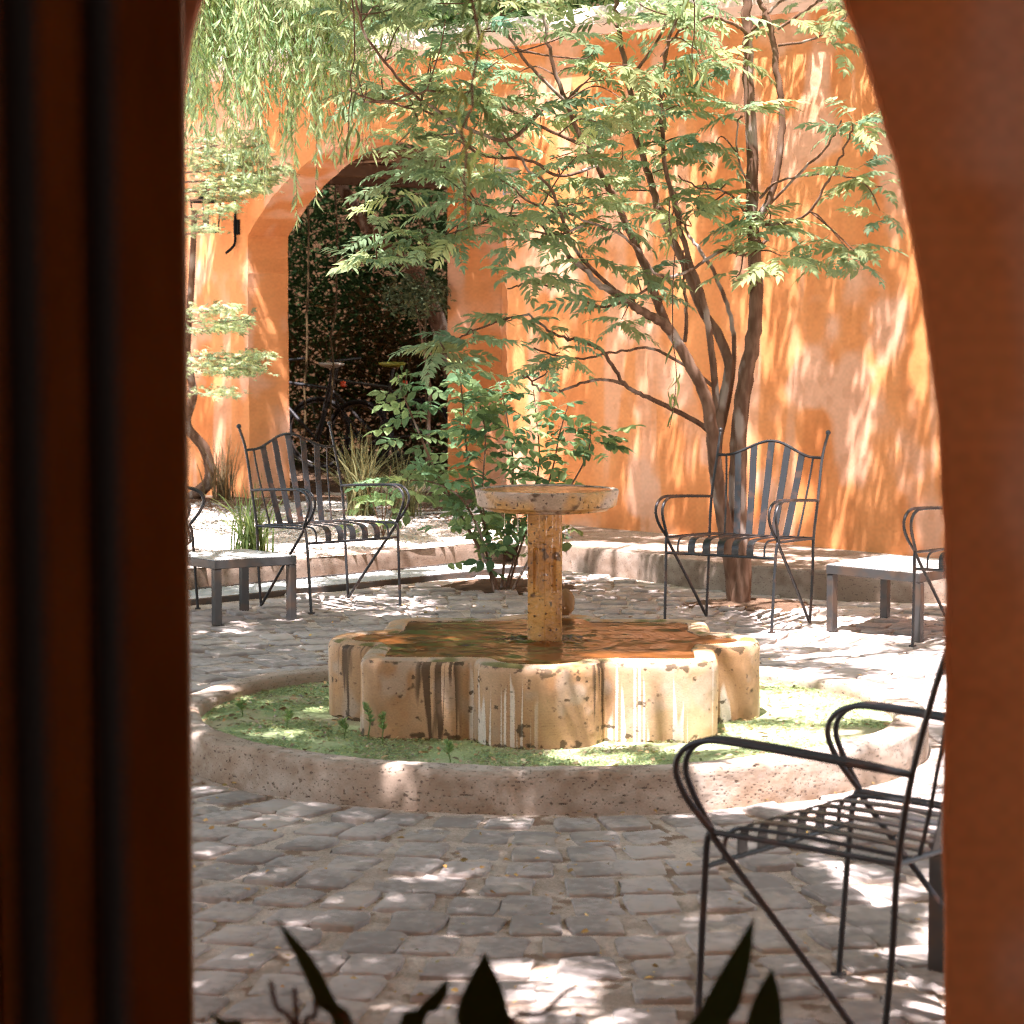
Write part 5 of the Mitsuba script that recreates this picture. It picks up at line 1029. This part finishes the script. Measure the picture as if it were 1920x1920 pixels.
q = q[((q[:, 1] < 9.9) | (np.abs(q[:, 0] - CX) > .8)) & (meshkit.fbm(q * (4.5, 4.5, 0), 3, 6) > .30 + .28 * rl.random(len(q)))]
a = rl.uniform(0, 6.28, len(q))
wv_ = (np.array([(-1, -.7, 0), (0, -1, .15), (1, -.6, 0), (1, .7, .1), (0, 1, -.1), (-1, .6, .1)]) * .0036, np.array([(0, 1, 5), (1, 4, 5), (1, 2, 4), (2, 3, 4)]))
v, f, c = scatter([wv_], q, np.column_stack([np.cos(a), np.sin(a), .25 * rl.normal(size=len(q))]), np.tile([0, 0, 1.0], (len(q), 1)), rl.uniform(.6, 1.4, len(q)), (.44, .53, .27), rl, .35, .3)
tag(add('duckweed', (v, f), 'm_leaf', color=c), 'tiny round duckweed leaves floating thickly on the pond', 'duckweed', kind='stuff')
n = 900; rr = np.sqrt(rl.uniform(.3, 1, n)) * (RO - .15); a = rl.uniform(0, 6.28, n)
q = np.column_stack([CX + rr * np.cos(a), CY + rr * np.sin(a), np.full(n, .106)]); a = rl.uniform(0, 6.28, n)
v, f, c = scatter([leaflet(.026, .012, .1, .5)], q, np.column_stack([np.cos(a), np.sin(a), .2 * rl.normal(size=n)]), np.tile([0, 0, 1.0], (n, 1)), rl.uniform(.5, 1.4, n), (.34, .25, .13), rl, .5, .5)
tag(add('floating_litter', (v, f), 'm_paint', color=c), 'dry leaf scraps floating on the duckweed of the pond', 'litter', kind='stuff')
# feathery water plants standing in the pond
def sprig_plant(label, x, y, h, seed):
    g = np.random.default_rng(seed); t = thing('water_sprig'); tag(t, label, 'water plant', 'feathery water plants in the pond')
    p = np.column_stack([x + .01 * g.normal(size=5) * np.linspace(0, 1, 5), y + 0 * np.zeros(5), np.linspace(.09, .09 + h, 5)])
    m1 = tube(p, .0022, 5); add('stem', m1, 'm_leaf', t, color=np.tile((.26, .36, .15), (len(m1[0]), 1)))
    k = 110; s = g.uniform(.5, 1, k); a = g.uniform(0, 6.28, k)
    q = np.stack([np.interp(s, np.linspace(0, 1, 5), p[:, i]) for i in range(3)], 1)
    v, f, c = scatter([leaflet(.026, .005, -.2)], q, np.column_stack([np.cos(a), np.sin(a), .5 + 0 * a]), np.tile([0, 0, 1.0], (k, 1)), 1.25 - .5 * s, (.32, .44, .18), g)
    add('feathers', (v, f), 'm_leaf', t, color=c)
for k, (lab, x, y, h) in enumerate((('tall water sprig against the left corner of the star basin', -.51, 8.98, .14), ('water sprig just right of the tallest one at the basin corner', -.455, 8.90, .12), ('low water sprig before the notch of the star basin', -.21, 8.50, .085), ('pale water sprig at the far left of the pond', -1.02, 9.55, .06), ('small water sprig at the back right of the pond', .98, 10.35, .07), ('slight water sprig in the left middle of the pond', -.82, 9.25, .07), ('slight water sprig left of the star basin', -.6, 9.05, .07))):
    sprig_plant(lab, x, y, h, 110 + k)
